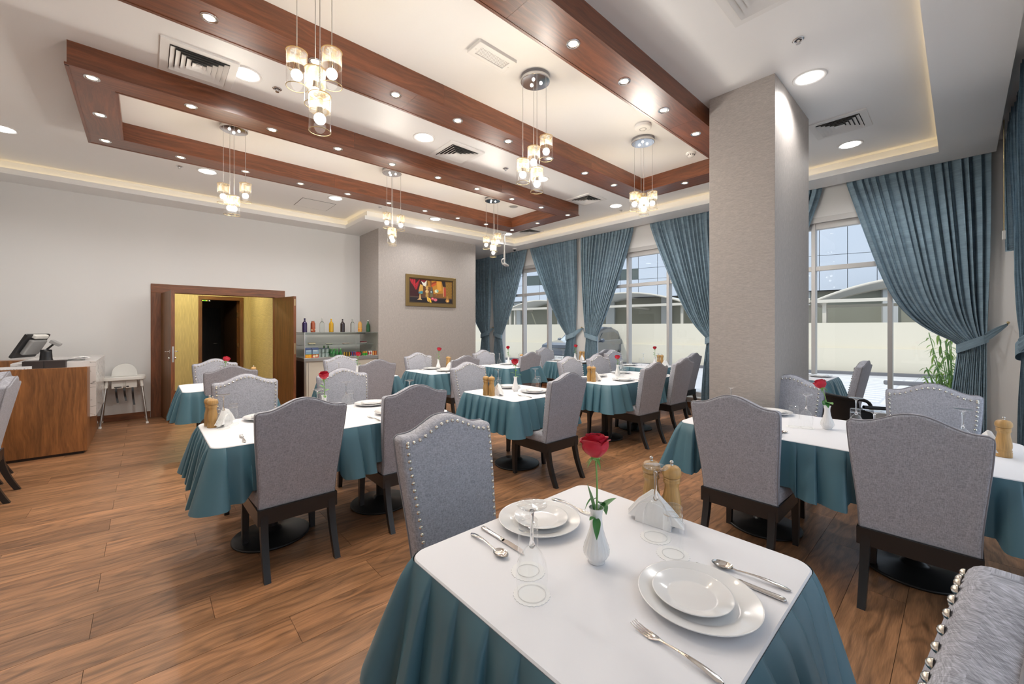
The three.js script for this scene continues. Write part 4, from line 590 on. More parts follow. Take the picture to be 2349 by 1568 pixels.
function setting(d, ex, ew, where, what, opt = {}) {   // d: direction the diner faces (x, w); (ex, ew): middle of the seat's table edge
  const [dx, dw] = d, ry = Math.atan2(-dx, dw), Y = topY, q = (lx, ld) => [ex + dw * lx + dx * ld, ew - dx * lx + dw * ld], P = (lx, ld) => { const a = q(lx, ld); return [a[0], Y, a[1]]; };
  const jit = () => rr(-0.012, 0.012), has = (c) => what.includes(c);
  if (has('p')) { const a = q(opt.px ?? jit(), opt.pd ?? 0.165 + jit()); mk.plate(`dinner plate under a side plate, ${where}`, a[0], Y, a[1]); mk.small(`side plate stacked on a dinner plate, ${where}`, a[0] + (opt.sx ?? 0.004), Y + 0.0085, a[1] + (opt.sw ?? -0.004)); }
  if (has('f')) mk.fork(`silver fork left of the plate, ${where}`, ...P(-0.185 + (opt.fx ?? jit()), 0.13 + jit()), ry + (opt.fr ?? jit() * 4));
  if (has('k')) mk.knife(`silver knife beside the plate, ${where}`, ...P(0.166 + jit() * 0.5, 0.13 + jit()), ry + jit() * 3);
  if (has('s')) mk.spoon(`silver spoon beside the knife, ${where}`, ...P(0.213 + jit() * 0.5, 0.12 + jit()), ry + (opt.sr ?? jit() * 4));
  if (has('g')) { const p = P(opt.gx ?? 0.222 + jit(), opt.gd ?? 0.39 + jit()); if (has('d')) mk.doily(`white coaster under the wine glass, ${where}`, ...p); if (!has('d')) p[1] += 0.0003; else p[1] += 0.0013; mk.goblet(`clear wine glass standing upside down, ${where}`, ...p); }
  if (has('t')) { const p = P(opt.tx ?? 0.17 + jit(), opt.td ?? 0.3 + jit()); if (has('d')) mk.doily(`white coaster under the tumbler, ${where}`, ...p); if (!has('d')) p[1] += 0.0003; else p[1] += 0.0013; mk.tumbler(`clear tumbler standing upside down, ${where}`, ...p); }
}
seed = 500;
const N = [0, 1], Fa = [0, -1], E = [1, 0], Ws = [-1, 0];
setting(N, 1.01, 0.28, 'near side of the nearest table', 'pfksgtd', { px: 0.01, pd: 0.16, sx: -0.005, sw: 0.012, gx: 0.225, gd: 0.389, tx: 0.17, td: 0.303, fx: 0.0, fr: -0.06, sr: 0.1 });
setting(Fa, 1.01, 1.12, 'far side of the nearest table', 'pfksgtd', { px: -0.015, pd: 0.128, gx: 0.275, gd: 0.382, tx: 0.213, td: 0.305, sr: -0.06 });
const T2 = 'of the long left table', T7 = 'of the middle square table', T8 = 'of the long column table', T11 = 'of the long right table';
setting(N, 0.72, 2.83, 'near left seat ' + T2, 'pfgd', { fx: -0.09, pd: 0.22 }); setting(N, 1.5, 2.83, 'near right seat ' + T2, 'pfgd', { fx: -0.04, pd: 0.24, px: -0.02 });
setting(Fa, 0.68, 3.67, 'far left seat ' + T2, 'pgtd', { gx: 0.285, gd: 0.29, tx: 0.215, td: 0.2, pd: 0.13 }); setting(Fa, 1.53, 3.67, 'far right seat ' + T2, 'pgtd', { gx: 0.27, gd: 0.185, tx: 0.22, td: 0.145, pd: 0.13, px: 0.03 });
setting(Fa, 0.72, 6.36, 'far side of the table before the open doors', 'pgt', { gx: 0.04, gd: 0.33, tx: -0.12, td: 0.37, px: -0.05, pd: 0.14 });
setting(Fa, 2.27, 6.27, 'far side of the table before the drinks display', 'pgt', { gx: 0.32, gd: 0.6, tx: 0.28, td: 0.55 });
setting(Fa, 3.54, 6.1, 'far side of the table below the painting', 'pgtk', { gx: 0.08, gd: 0.11, tx: 0.065, td: 0.17, px: -0.04, pd: 0.13 }); setting(N, 3.62, 5.26, 'near side of the table below the painting', 'pfk', { px: -0.06, pd: 0.29 });
setting([0, -1], 3.62, 6.1, 'napkin side of the table below the painting', 'gt', { gx: -0.25, gd: 0.27, tx: -0.22, td: 0.32 });
setting(Fa, 4.95, 6.02, 'far side of the pillar-edge table', 'pgk', { gx: 0.1, gd: 0.3, px: -0.12, pd: 0.26 }); setting(N, 5.08, 5.18, 'near side of the pillar-edge table', 'pgt', { gx: 0.06, gd: 0.32, tx: 0.0, td: 0.35 });
setting(Fa, 3.0, 3.63, 'far side ' + T7, 'pgtk', { gx: 0.1, gd: 0.19, tx: 0.13, td: 0.235, px: -0.1, pd: 0.13 }); setting(N, 2.98, 2.79, 'near side ' + T7, 'pfks', { px: 0.1, pd: 0.27, fx: 0.02 }); setting(N, 3.06, 2.79, 'glass corner ' + T7, 'gt', { gx: 0.2, gd: 0.43, tx: 0.185, td: 0.37 });
setting(N, 4.66, 2.79, 'near left seat ' + T8, 'pkgtd', { px: 0.0, pd: 0.19, gx: 0.28, gd: 0.41, tx: 0.245, td: 0.33 }); setting(Fa, 4.72, 3.63, 'far left seat ' + T8, 'pgt', { px: -0.05, pd: 0.15, gx: -0.28, gd: 0.4, tx: -0.2, td: 0.42 });
setting(Fa, 5.4, 3.63, 'far right seat ' + T8, 'pgt', { px: 0.02, pd: 0.15, gx: 0.22, gd: 0.3, tx: 0.3, td: 0.33 }); setting(N, 5.5, 2.79, 'near right seat ' + T8, 'pf');
setting(Fa, 6.6, 5.86, 'far side of the window table by the car', 'pg', { gx: 0.02, gd: 0.19, px: 0.12, pd: 0.14 });
setting(Fa, 6.84, 4.24, 'far side of the column-side window table', 'pgt', { px: 0.22, pd: 0.14, gx: 0.03, gd: 0.31, tx: 0.08, td: 0.28 }); setting(N, 6.9, 3.46, 'near side of the column-side window table', 'g', { gx: 0.12, gd: 0.29 });
setting(E, 2.905, 0.98, 'near left seat ' + T11, 'pksgtd', { px: -0.05, gx: 0.265, gd: 0.46, tx: 0.2, td: 0.43, sr: 0.1 }); setting(E, 2.905, 0.16, 'near right seat ' + T11, 'pg', { gx: -0.16, gd: 0.06 });
setting(Ws, 3.855, 1.0, 'far left seat ' + T11, 'pgt', { px: 0.02, pd: 0.13, gx: 0.2, gd: 0.48, tx: 0.26, td: 0.4 }); setting(Ws, 3.855, 0.16, 'far right seat ' + T11, 'pgtd', { gx: 0.3, gd: 0.42, tx: 0.315, td: 0.34 });
setting([0, -1], 3.4, -0.24, 'curtain end ' + T11, 'g', { gx: 0.0, gd: -0.235 });
setting(Fa, 6.98, 1.96, 'window table behind the column', 'p', { px: -0.1, pd: 0.62 });
// mills, napkins, vases
const mills = (x, w, dx, dw, where, both = true) => { mk.mill(`turned wooden mill nearer us ${where}`, x, topY, w); if (both) mk.mill(`turned wooden mill behind its twin ${where}`, x + dx, topY, w + dw); };
mk.mill('plain turned wooden mill behind the vase side of the nearest table', 1.378, topY, 0.763, 2);
mk.mill('turned wooden mill with a small pepper label on the nearest table', 1.387, topY, 0.69, 0.62);
{ const o = scene.children[scene.children.length - 1], lab = canvasTex(128, 40, (c, w, h) => { c.fillStyle = '#f2f2f4'; c.fillRect(0, 0, w, h); c.strokeStyle = '#7d8698'; c.lineWidth = 3; c.strokeRect(2, 2, w - 4, h - 4); c.fillStyle = '#39435f'; c.font = 'bold 25px serif'; c.textAlign = 'center'; c.fillText('PEPPER', w / 2, 29); });
  const g = new THREE.CylinderGeometry(0.0307, 0.0307, 0.0095, 16, 1, true, -0.5, 1.0); const l = part(o, 'paper_label', g, std({ map: lab, roughness: 0.6 })); l.position.set(0, 0.079, 0); l.rotation.y = Math.PI + 0.3 - 0.62; l.userData.label = 'small white label reading PEPPER'; }
mk.napkins('white napkins in a rounded holder behind the rose on the nearest table', 1.318, topY, 0.715, Math.PI / 2 + 0.1);
mills(0.345, 3.47, -0.01, 0.07, 'on the long left table', true); mk.napkins('white napkins beside the mill on the long left table', 0.415, topY, 3.47, Math.PI / 2 - 0.5);
mk.mill('turned wooden mill on the table before the open doors', 1.02, topY, 6.03);
mills(3.99 - 0.1, 5.93, 0.02, 0.07, 'on the table below the painting'); mk.napkins('white napkins on the table below the painting', 3.82, topY, 5.8, Math.PI / 2);
mk.mill('turned wooden mill on the table right of the pillar edge', 5.3, topY, 5.6); mk.napkins('white napkins on the table right of the pillar edge', 5.24, topY, 5.5, Math.PI / 2 - 0.3);
mills(2.612, 3.2, -0.025, 0.062, 'on the middle square table'); mk.napkins('white napkins beside the mills on the middle square table', 2.69, topY, 3.19, Math.PI / 2 - 0.25);
mills(4.265, 3.165, 0.0, 0.065, 'on the long column table'); mk.napkins('white napkins beside the mills on the long column table', 4.37, topY, 3.2, Math.PI / 2 - 0.2);
mills(6.98, 5.44, -0.01, 0.07, 'on the window table by the car'); mk.napkins('white napkins on the window table by the car', 6.88, topY, 5.4, Math.PI / 2 - 0.6);
mills(7.1, 3.72, 0.0, 0.066, 'on the window table left of the column'); mk.napkins('white napkins on the window table left of the column', 7.03, topY, 3.62, Math.PI / 2 - 0.6);
mk.mill('large turned wooden mill at the curtain end of the long right table', 3.39, topY, -0.15); mk.napkins('white napkins beside the mill on the long right table', 3.46, topY, -0.1, 0.4);
mk.napkins('white napkins on the small window table behind the column', 6.72, topY, 1.56, Math.PI / 2 - 0.7);
const vr = (x, w, where, ry, o) => { mk.vase(`white fluted bud vase with a red rose, ${where}`, x, topY, w); rose(`red rose in the white vase, ${where}`, x, w, ry, o); };
const LV = (k) => [[0.35, 1.2 + k, 0.05, 0.015, 0.5, 0.1, 1], [0.28, 4.1 + k, 0.055, 0.016, 0.35, 0.2, 0], [0.5, 2.9 + k, 0.05, 0.014, 0.7, 0, 1], [0.15, 5.3 + k, 0.045, 0.013, 0.3, 0.3, 1]];
vr(0.978, 0.715, 'nearest table', 0.75, { h: 0.298, lean: 0.02, tilt: 0.1, sc: 1.12, leaves: [[0.1, 3.3, 0.085, 0.026, 1.35, -0.25, 0], [0.22, 0.9, 0.055, 0.017, -0.25, 0.5, 0], [0.1, 0.3, 0.06, 0.014, 0.9, 0.1, 0], [0.03, 4.6, 0.05, 0.012, -0.1, 0.5, 0], [0.3, 3.0, 0.05, 0.012, -0.8, 0, 0], [0.03, 4.1, 0.03, 0.008, 0.4, 0.1, 0]] });
vr(1.04, 3.35, 'long left table', 0.8, { h: 0.285, lean: 0.0, tilt: -0.1, leaves: LV(0) });
vr(0.72, 6.02, 'table before the open doors', 1, { h: 0.28, lean: 0.015, tilt: 0.6, leaves: LV(1) });
vr(2.23, 5.74, 'table before the drinks display', 0.4, { h: 0.29, lean: 0.01, leaves: LV(2) });
vr(3.7, 5.97, 'table below the painting', 0.4, { h: 0.3, lean: 0.02, tilt: 0.2, leaves: LV(0.5) });
vr(5.06, 5.7, 'table right of the pillar edge', 0.4, { h: 0.3, lean: -0.02, tilt: -0.2, sc: 0.9, leaves: LV(1.5) });
vr(2.985, 3.25, 'middle square table', 0.6, { h: 0.29, lean: -0.02, tilt: -0.05, sc: 1.05, leaves: LV(2.2) });
vr(5.06, 3.33, 'long column table', 0.5, { h: 0.24, lean: -0.01, leaves: LV(3) });
vr(6.77, 5.5, 'window table by the car', 0.5, { h: 0.28, lean: 0.07, tilt: 0.5, leaves: LV(0.2) });
vr(6.95, 3.78, 'window table left of the column', 0.5, { h: 0.3, lean: 0.03, tilt: 0.05, sc: 0.9, leaves: LV(1.1) });
vr(3.43, 0.61, 'long right table', 0.9, { h: 0.27, lean: 0.04, tilt: 0.55, leaves: [[0.3, 4.4, 0.07, 0.02, 0.35, 0.1, 1], [0.35, 4.2, 0.05, 0.014, -0.2, 0.3, 0], [0.4, 1.2, 0.05, 0.014, -0.7, 0.1, 0], [0.2, 3.6, 0.05, 0.015, 0.9, 0, 0]] });

// ---------- curtains ----------
// one drawn-back panel in the (along, y) plane: pier edge a, inner edge b at the top, gathered at the tie
function curtain(label, a, b, tieA, tieB, botA, botB, k, s0, map, o = {}) {
  seed = s0; const y1 = 3.6, y0 = o.hem ?? 0.03, yt = o.tie ?? 1.27, n = Math.max(7, Math.round(Math.abs(b - a) / 0.085)), ph = [], wd = []; for (let i = 0; i <= n + 2; i++) { ph.push(rr(-0.75, 0.75)); wd.push(rr(0.45, 1.3)); }
  const NU = n * 14, NV = 56, inner = (y) => { if (o.hem) return mix(b, o.hemB ?? b, (y1 - y) / (y1 - y0)); if (y > yt) { const t = (3.5 - y) / (3.5 - yt), f = t < 0 ? 0 : (1 - k) * Math.pow(t, 1.15) + k * (0.52 * t + 0.48 * Math.pow(t, 8)); return mix(b, tieB, f); } return mix(tieB, botB, sst(0, 1, Math.pow((yt - y) / (yt - y0), 0.7))); };
  const edge = (y) => { if (o.hem) return a; if (y > yt) return mix(a, tieA, Math.pow(clamp((3.5 - y) / (3.5 - yt), 0, 1), 2.2)); return mix(tieA, botA, sst(0, 1, (yt - y) / (yt - y0))); };
  const g = grid(NU, NV, (u, v) => {
    const y = mix(y1, y0, v), e = edge(y), i = inner(y), wdt = Math.abs(i - e), near = Math.exp(-Math.pow((y - yt) / 0.2, 2)) * (o.hem ? 0 : 1), j = Math.floor(u * n), t = u * n - j;
    const c = u * n + 0.3 * (mix(ph[j], ph[j + 1], sst(0, 1, t))), wv = Math.sin(c * Math.PI * 2), sh = Math.sign(wv) * Math.pow(Math.abs(wv), 0.75), amp = clamp(wdt / n * 0.85, 0.016, 0.042) * mix(wd[j], wd[j + 1], t) * (1 - 0.3 * near) * (0.75 + 0.25 * sst(0, 0.15, v));
    const al = mix(e, i, u) + (wdt / n) * 0.22 * Math.sin(c * Math.PI * 4 + 1), dp = amp * sh + 0.018 * near * Math.cos((u - 0.5) * 6) + 0.01 * Math.sin(u * 7 + y * 2.2);
    return map(al, y, dp);
  }, (u, v) => [u * Math.abs(b - a) * 1.9, v * (y1 - y0)]);
  const t = thing('curtain', label, 'curtain'); part(t, 'drape', g, M.velvet);
  const hd = grid(NU, 1, (u, v) => { const e = mix(a, b, u); return map(e, y1 + 0.012 * v, 0.02 * Math.sin(u * n * 6.283)); }); part(t, 'heading_tape', hd, M.velvet);
  if (!o.hem) {
    const lo = Math.min(tieA, tieB) - 0.012, hi = Math.max(tieA, tieB) + 0.012, band = grid(48, 8, (u, v) => { const q = u * Math.PI * 2, al = (lo + hi) / 2 + (hi - lo) / 2 * Math.cos(q) * 1.03, dp = 0.062 * Math.sign(Math.sin(q)) * Math.pow(Math.abs(Math.sin(q)), 0.65), y = yt + 0.055 * (0.5 - v) * 2 + (o.rise ?? 0.09) * ((al - (lo + hi) / 2) / (hi - lo)) * Math.sign(o.hook - (lo + hi) / 2) + 0.004 * Math.sin(v * 20); return map(al, y, clamp(dp, -0.07, 0.07)); }, null, true);
    const hookSide = o.hook > (lo + hi) / 2 ? hi : lo, ys = yt + (o.rise ?? 0.09) * 0.5, strap = grid(14, 8, (u, v) => { const al = mix(hookSide - Math.sign(o.hook - hookSide) * 0.03, o.hook, u), y = mix(ys, o.hookY ?? yt + 0.2, u) + 0.055 * (0.5 - v) * 2 * (1 - 0.75 * u * u); return map(al, y, mix(-0.055, 0.055, u) * -1 + 0.006 * Math.sin(v * 18)); });
    part(t, 'tieback', merge(band, strap), M.velvet);
    const hk = map(o.hook, o.hookY ?? yt + 0.2, -0.07), h2 = map(o.hook, (o.hookY ?? yt + 0.2) + 0.02, 0.0); part(t, 'tieback_hook', merge(bar(new THREE.Vector3(...hk), new THREE.Vector3(...h2), 0.007), place(new THREE.SphereGeometry(0.014, 14, 10), h2[0], h2[1], -h2[2])), M.brass);
  }
  return t;
}
const onWin = (al, y, d) => [7.365 - d, y, -al], onRight = (al, y, d) => [al, y, 0.365 - d];
const CU = 'teal velvet curtain tied back ';
curtain(CU + 'at the pillar edge, leftmost panel of all', 10.3, 9.05, 9.5, 9.18, 9.6, 9.06, 0.1, 71, onWin, { hook: 9.0 });
curtain(CU + 'beside the leftmost panel, behind the projector pole', 9.0, 7.59, 8.9, 8.6, 8.95, 8.42, 0.15, 72, onWin, { hook: 9.01 });
curtain(CU + 'to its own right, left of the beige window pier', 5.92, 7.43, 5.98, 6.24, 5.94, 6.36, 0.15, 73, onWin, { hook: 5.8, hookY: 1.46 });
curtain(CU + 'to its own left, right of the beige window pier', 5.8, 4.47, 5.68, 5.38, 5.76, 5.32, 0.05, 74, onWin, { hook: 5.795, hookY: 1.46 });
curtain(CU + 'and half hidden at the left edge of the column', 2.76, 4.12, 2.8, 3.03, 2.72, 3.12, 0.35, 75, onWin, { hook: 2.65 });
curtain(CU + 'with only a top corner showing right of the column', 2.6, 1.37, 2.5, 2.25, 2.55, 2.2, 0.1, 76, onWin, { hook: 2.64 });
curtain(CU + 'in a wide sweep, large panel in the room corner', -0.24, 1.098, -0.2, 0.03, -0.2, 0.12, 0.9, 77, onWin, { hook: -0.36, hookY: 1.5, rise: 0.14, tie: 1.27 });
curtain(CU + 'against the right edge of the view', 5.1, 6.55, 5.25, 5.62, 5.2, 5.75, 0.3, 78, onRight, { hook: 5.0 });
curtain('short bunched teal curtain piece hanging high in the right corner', 6.62, 7.22, 0, 0, 0, 0, 0, 79, onRight, { hem: 2.33, hemB: 7.28 });
{ const o = thing('pull_cord', 'thin beaded curtain pull cord in the right corner', 'cord', 6.5, 2.3, -0.29); part(o, 'bead_chain', merge(bar(new THREE.Vector3(0, 0.15, 0), new THREE.Vector3(0, 1.28, 0), 0.004), bar(new THREE.Vector3(0.03, 0.15, 0), new THREE.Vector3(0.03, 1.28, 0), 0.004)), M.brass); part(o, 'cord_weight', bx(-0.015, 0.045, 0.06, 0.15, -0.012, 0.012, 0.006), M.plastic); }

// ---------- reception counter, till, high chairs ----------
{
  const o = thing('reception_counter', 'wooden reception counter with a veined marble slab over its end', 'counter', -0.505, 0, 6.85);
  part(o, 'front_panel', buv(bx(-2.3, 0, 0.03, 1.005, 0, 0.04, 0.002), 'y'), M.counter); part(o, 'end_panel', buv(bx(-0.04, 0, 0.03, 0.99, 0.04, 1.32), 'y'), M.counter); part(o, 'plinth', bx(-2.25, -0.03, 0, 0.03, 0.02, 1.3), M.dark_door);
  part(o, 'counter_top', buv(bx(-2.3, -0.04, 0.93, 0.955, 0.04, 1.3), 'x'), M.white); part(o, 'back_panel', buv(bx(-2.3, 0, 0.03, 0.93, 1.3, 1.34), 'y'), M.counter);
  part(o, 'marble_slab', buv(bx(-0.62, 0.055, 0.985, 1.055, 0.3, 1.72, 0.003), 'x'), M.marble); part(o, 'marble_drop', buv(bx(0.0, 0.055, 0.375, 0.985, 0.3, 1.72, 0.003), 'z'), M.marble); part(o, 'back_shelf', buv(bx(-0.95, -0.55, 0.955, 1.05, 1.05, 1.3), 'y'), M.counter);
}
{ const o = thing('till_monitor', 'black touch-screen till seen from its leaning back on the reception counter', 'till', -1.02, 0.955, 7.6, 0);
  const lean = (g) => { g.rotateZ(-0.5); g.rotateY(-0.42); g.translate(-0.02, 0.29, 0); return g; };
  part(o, 'screen_housing', lean(new RoundedBoxGeometry(0.035, 0.32, 0.36, 3, 0.012)), M.blackPlastic); part(o, 'rear_cover', lean(new RoundedBoxGeometry(0.05, 0.2, 0.24, 3, 0.02).translate(0.038, 0.0, 0)), M.grayPlastic); part(o, 'top_bezel', lean(new RoundedBoxGeometry(0.05, 0.05, 0.2, 3, 0.015).translate(0.03, 0.14, 0)), M.plastic);
  part(o, 'stand', (() => { const g = lathe([[0.09, 0], [0.08, 0.03], [0.056, 0.12], [0.05, 0.2], [0.05, 0.235], [0, 0.24]], 24); g.scale(1, 1, 0.7); g.translate(0.11, 0, 0.02); return g; })(), M.blackPlastic); part(o, 'base', place(new RoundedBoxGeometry(0.3, 0.025, 0.24, 2, 0.01), 0.08, 0.0125, 0), M.blackPlastic);
  part(o, 'customer_display_arm', bar(new THREE.Vector3(0.1, 0.22, 0.02), new THREE.Vector3(0.17, 0.3, 0.02), 0.011), M.blackPlastic); part(o, 'customer_display', new RoundedBoxGeometry(0.1, 0.04, 0.16, 2, 0.008).rotateZ(-0.6).translate(0.19, 0.315, 0.02), M.grayPlastic);
}
{ const o = thing('card_box', 'low dark brown box with a centre seam on the counter', 'box', -0.86, 0.955, 7.12); part(o, 'box_body', bx(-0.165, 0.165, 0, 0.125, -0.08, 0.08, 0.004), std({ color: lin(0.035, 0.024, 0.022), roughness: 0.6 })); part(o, 'seam', bx(-0.004, 0.0, 0.002, 0.122, -0.081, -0.0795), M.blackPlastic); }
{ const t = canvasTex(256, 48, (c, w, h) => { c.fillStyle = '#e8e8ea'; c.fillRect(0, 0, w, h); c.fillStyle = '#8f949c'; for (let i = 0; i < 20; i++) { c.fillRect(22 + i * 8, 16 + (i % 3), 6, 6); if (i % 2) c.fillRect(26 + i * 8, 30, 5, 4); } c.fillStyle = '#7a3a36'; c.beginPath(); c.ellipse(156, 46, 24, 16, 0, Math.PI, 0); c.fill(); c.fillStyle = '#666d80'; c.fillRect(196, 16, 10, 12); c.fillRect(222, 18, 8, 10); });
  const o = thing('leaflet_holder', 'white printed leaflet standing behind the counter front edge', 'leaflet', -1.07, 0.955, 6.99); const g = bx(-0.125, 0.125, 0, 0.075, -0.003, 0.003); part(o, 'card', g, std({ map: t, roughness: 0.5 })); part(o, 'holder_foot', bx(-0.12, 0.12, 0, 0.012, -0.015, 0.015, 0.004), M.plastic); }
{ const o = thing('paper_sheets', 'loose white paper sheets behind the brown box', 'paper', -0.66, 1.0555, 7.5); for (let i = 0; i < 3; i++) part(o, 'sheet', grid(6, 6, (u, v) => [(u - 0.5) * 0.18 + 0.02 * i, 0.002 + i * 0.004 + 0.03 * Math.sin(u * 2.6) * (i ? 1 : 0.3), (v - 0.5) * 0.22]), M.tissue); }
{
  let first; for (const [x, w, l] of [[-0.238, 8.62, 'white plastic high chair with silver legs standing by the open door'], [-0.8, 8.62, 'white plastic high chair half hidden behind the marble counter end']]) {
    if (first) { dup(first, l, x, 0, w, 0.04); continue; }
    const o = first = thing('high_chair', l, 'high chair', x, 0, w, 0.02, 'white high chairs');
    const sh = new THREE.Shape(); sh.moveTo(-0.145, 0); sh.lineTo(-0.14, 0.05); sh.bezierCurveTo(-0.12, 0.23, 0.12, 0.23, 0.14, 0.05); sh.lineTo(0.145, 0); sh.closePath();
    const bk = ext(sh, 0.012, 0.006, 3); bk.rotateX(-0.1); bk.translate(0, 0.715, -0.13); part(o, 'backrest', bk, M.plastic);
    const ring = plan(rrect(0.47, 0.42, 0.06, 6), 0.682, 0.036, [rrect(0.3, 0.25, 0.06, 6)], 0.006); part(o, 'tray_rim', ring, M.plastic);
    part(o, 'tray', plan(rrect(0.44, 0.17, 0.04, 6), 0.705, 0.008, [], 0.003).translate(0, 0, 0.12), M.plastic);
    part(o, 'seat_shell', (() => { const g = new RoundedBoxGeometry(0.3, 0.16, 0.26, 4, 0.05); g.translate(0, 0.63, 0); return g; })(), M.plastic);
    const fr = merge(...[-1, 1].map((s) => { const g = new RoundedBoxGeometry(0.125, 0.115, 0.012, 3, 0.005); g.translate(s * 0.078, 0.61, 0.135); return g; })); part(o, 'front_pad', fr, M.plastic);
    for (const [a, b] of [[-1, 1], [1, 1], [-1, -1], [1, -1]]) { const l1 = part(o, 'leg', bar(new THREE.Vector3(a * 0.255, 0.012, b * 0.25), new THREE.Vector3(a * 0.19, 0.64, b * 0.15), 0.0135, 14), M.steel); part(l1, 'foot_cap', bar(new THREE.Vector3(a * 0.257, 0.0, b * 0.253), new THREE.Vector3(a * 0.253, 0.03, b * 0.248), 0.018, 14), M.white); part(l1, 'leg_socket', bar(new THREE.Vector3(a * 0.197, 0.57, b * 0.16), new THREE.Vector3(a * 0.187, 0.69, b * 0.146), 0.021, 14), M.plastic); }
    for (const [x0, len] of [[-0.09, 0.22], [0.0, 0.2], [0.09, 0.27]]) part(o, 'strap', grid(2, 14, (u, v) => [x0 + (u - 0.5) * 0.024 + 0.02 * v * v, 0.56 - len * v, 0.15 + 0.01 * Math.sin(v * 7)]), M.blackPlastic); part(o, 'buckle', merge(bx(-0.11, -0.03, 0.565, 0.58, -0.15, -0.142, 0.003), bx(0.02, 0.05, 0.57, 0.585, -0.15, -0.142, 0.003)), M.blackPlastic);
  }
}
// ---------- drinks display ----------
{
  const o = thing('display_counter', 'steel display counter with a glass case against the pillar', 'display case', 0, 0, 0);
  part(o, 'front_panel', buv(bx(2.16, 3.508, 0.08, 0.85, 7.97, 8.0, 0.002), 'y'), M.cream); part(o, 'front_frame', merge(bx(2.13, 2.165, 0, 0.85, 7.955, 8.0, 0.002), bx(2.13, 3.508, 0, 0.08, 7.96, 8.0), bx(2.2, 2.206, 0.1, 0.84, 7.966, 7.971)), M.steel); part(o, 'side_panel', buv(bx(2.13, 2.15, 0, 0.87, 8.0, 8.66), 'y'), M.darkPanel); part(o, 'back_panel', bx(2.15, 3.508, 0, 0.87, 8.64, 8.66), M.darkPanel);
  part(o, 'steel_top', bx(2.12, 3.509, 0.85, 0.915, 7.94, 8.67, 0.004), M.steel);
  const gl = (x0, x1, y0, y1, w0, w1) => part(o, 'glass_panel', bx(x0, x1, y0, y1, w0, w1), M.caseGlass);
  const pl = (g) => part(o, 'glass_panel', g, M.caseGlass);
  pl(new THREE.PlaneGeometry(0.92, 0.46).translate(2.6, 1.145, -7.955)); pl(new THREE.PlaneGeometry(0.44, 0.46).translate(3.285, 1.145, -7.955)); pl(place(new THREE.PlaneGeometry(0.66, 0.46).rotateY(-Math.PI / 2), 2.135, 1.145, 8.29));
  part(o, 'glass_top', bx(2.13, 3.508, 1.377, 1.384, 7.945, 8.66), phy({ color: lin(0.8, 0.9, 0.85), transmission: 1, roughness: 0.02, thickness: 0.007, ior: 1.5 })); part(o, 'glass_shelf', bx(2.14, 3.5, 1.135, 1.141, 8.15, 8.63), phy({ color: lin(0.85, 0.93, 0.9), transmission: 1, roughness: 0.02, thickness: 0.006, ior: 1.5 }));
  part(o, 'rear_rail', bx(2.13, 3.508, 1.33, 1.376, 8.61, 8.65, 0.003), M.steel); part(o, 'corner_post', merge(bx(2.128, 2.142, 0.915, 1.377, 7.948, 7.962), bx(2.128, 2.142, 0.915, 1.377, 8.63, 8.65), bx(3.06, 3.066, 0.915, 1.377, 7.953, 7.957)), M.steel);
}
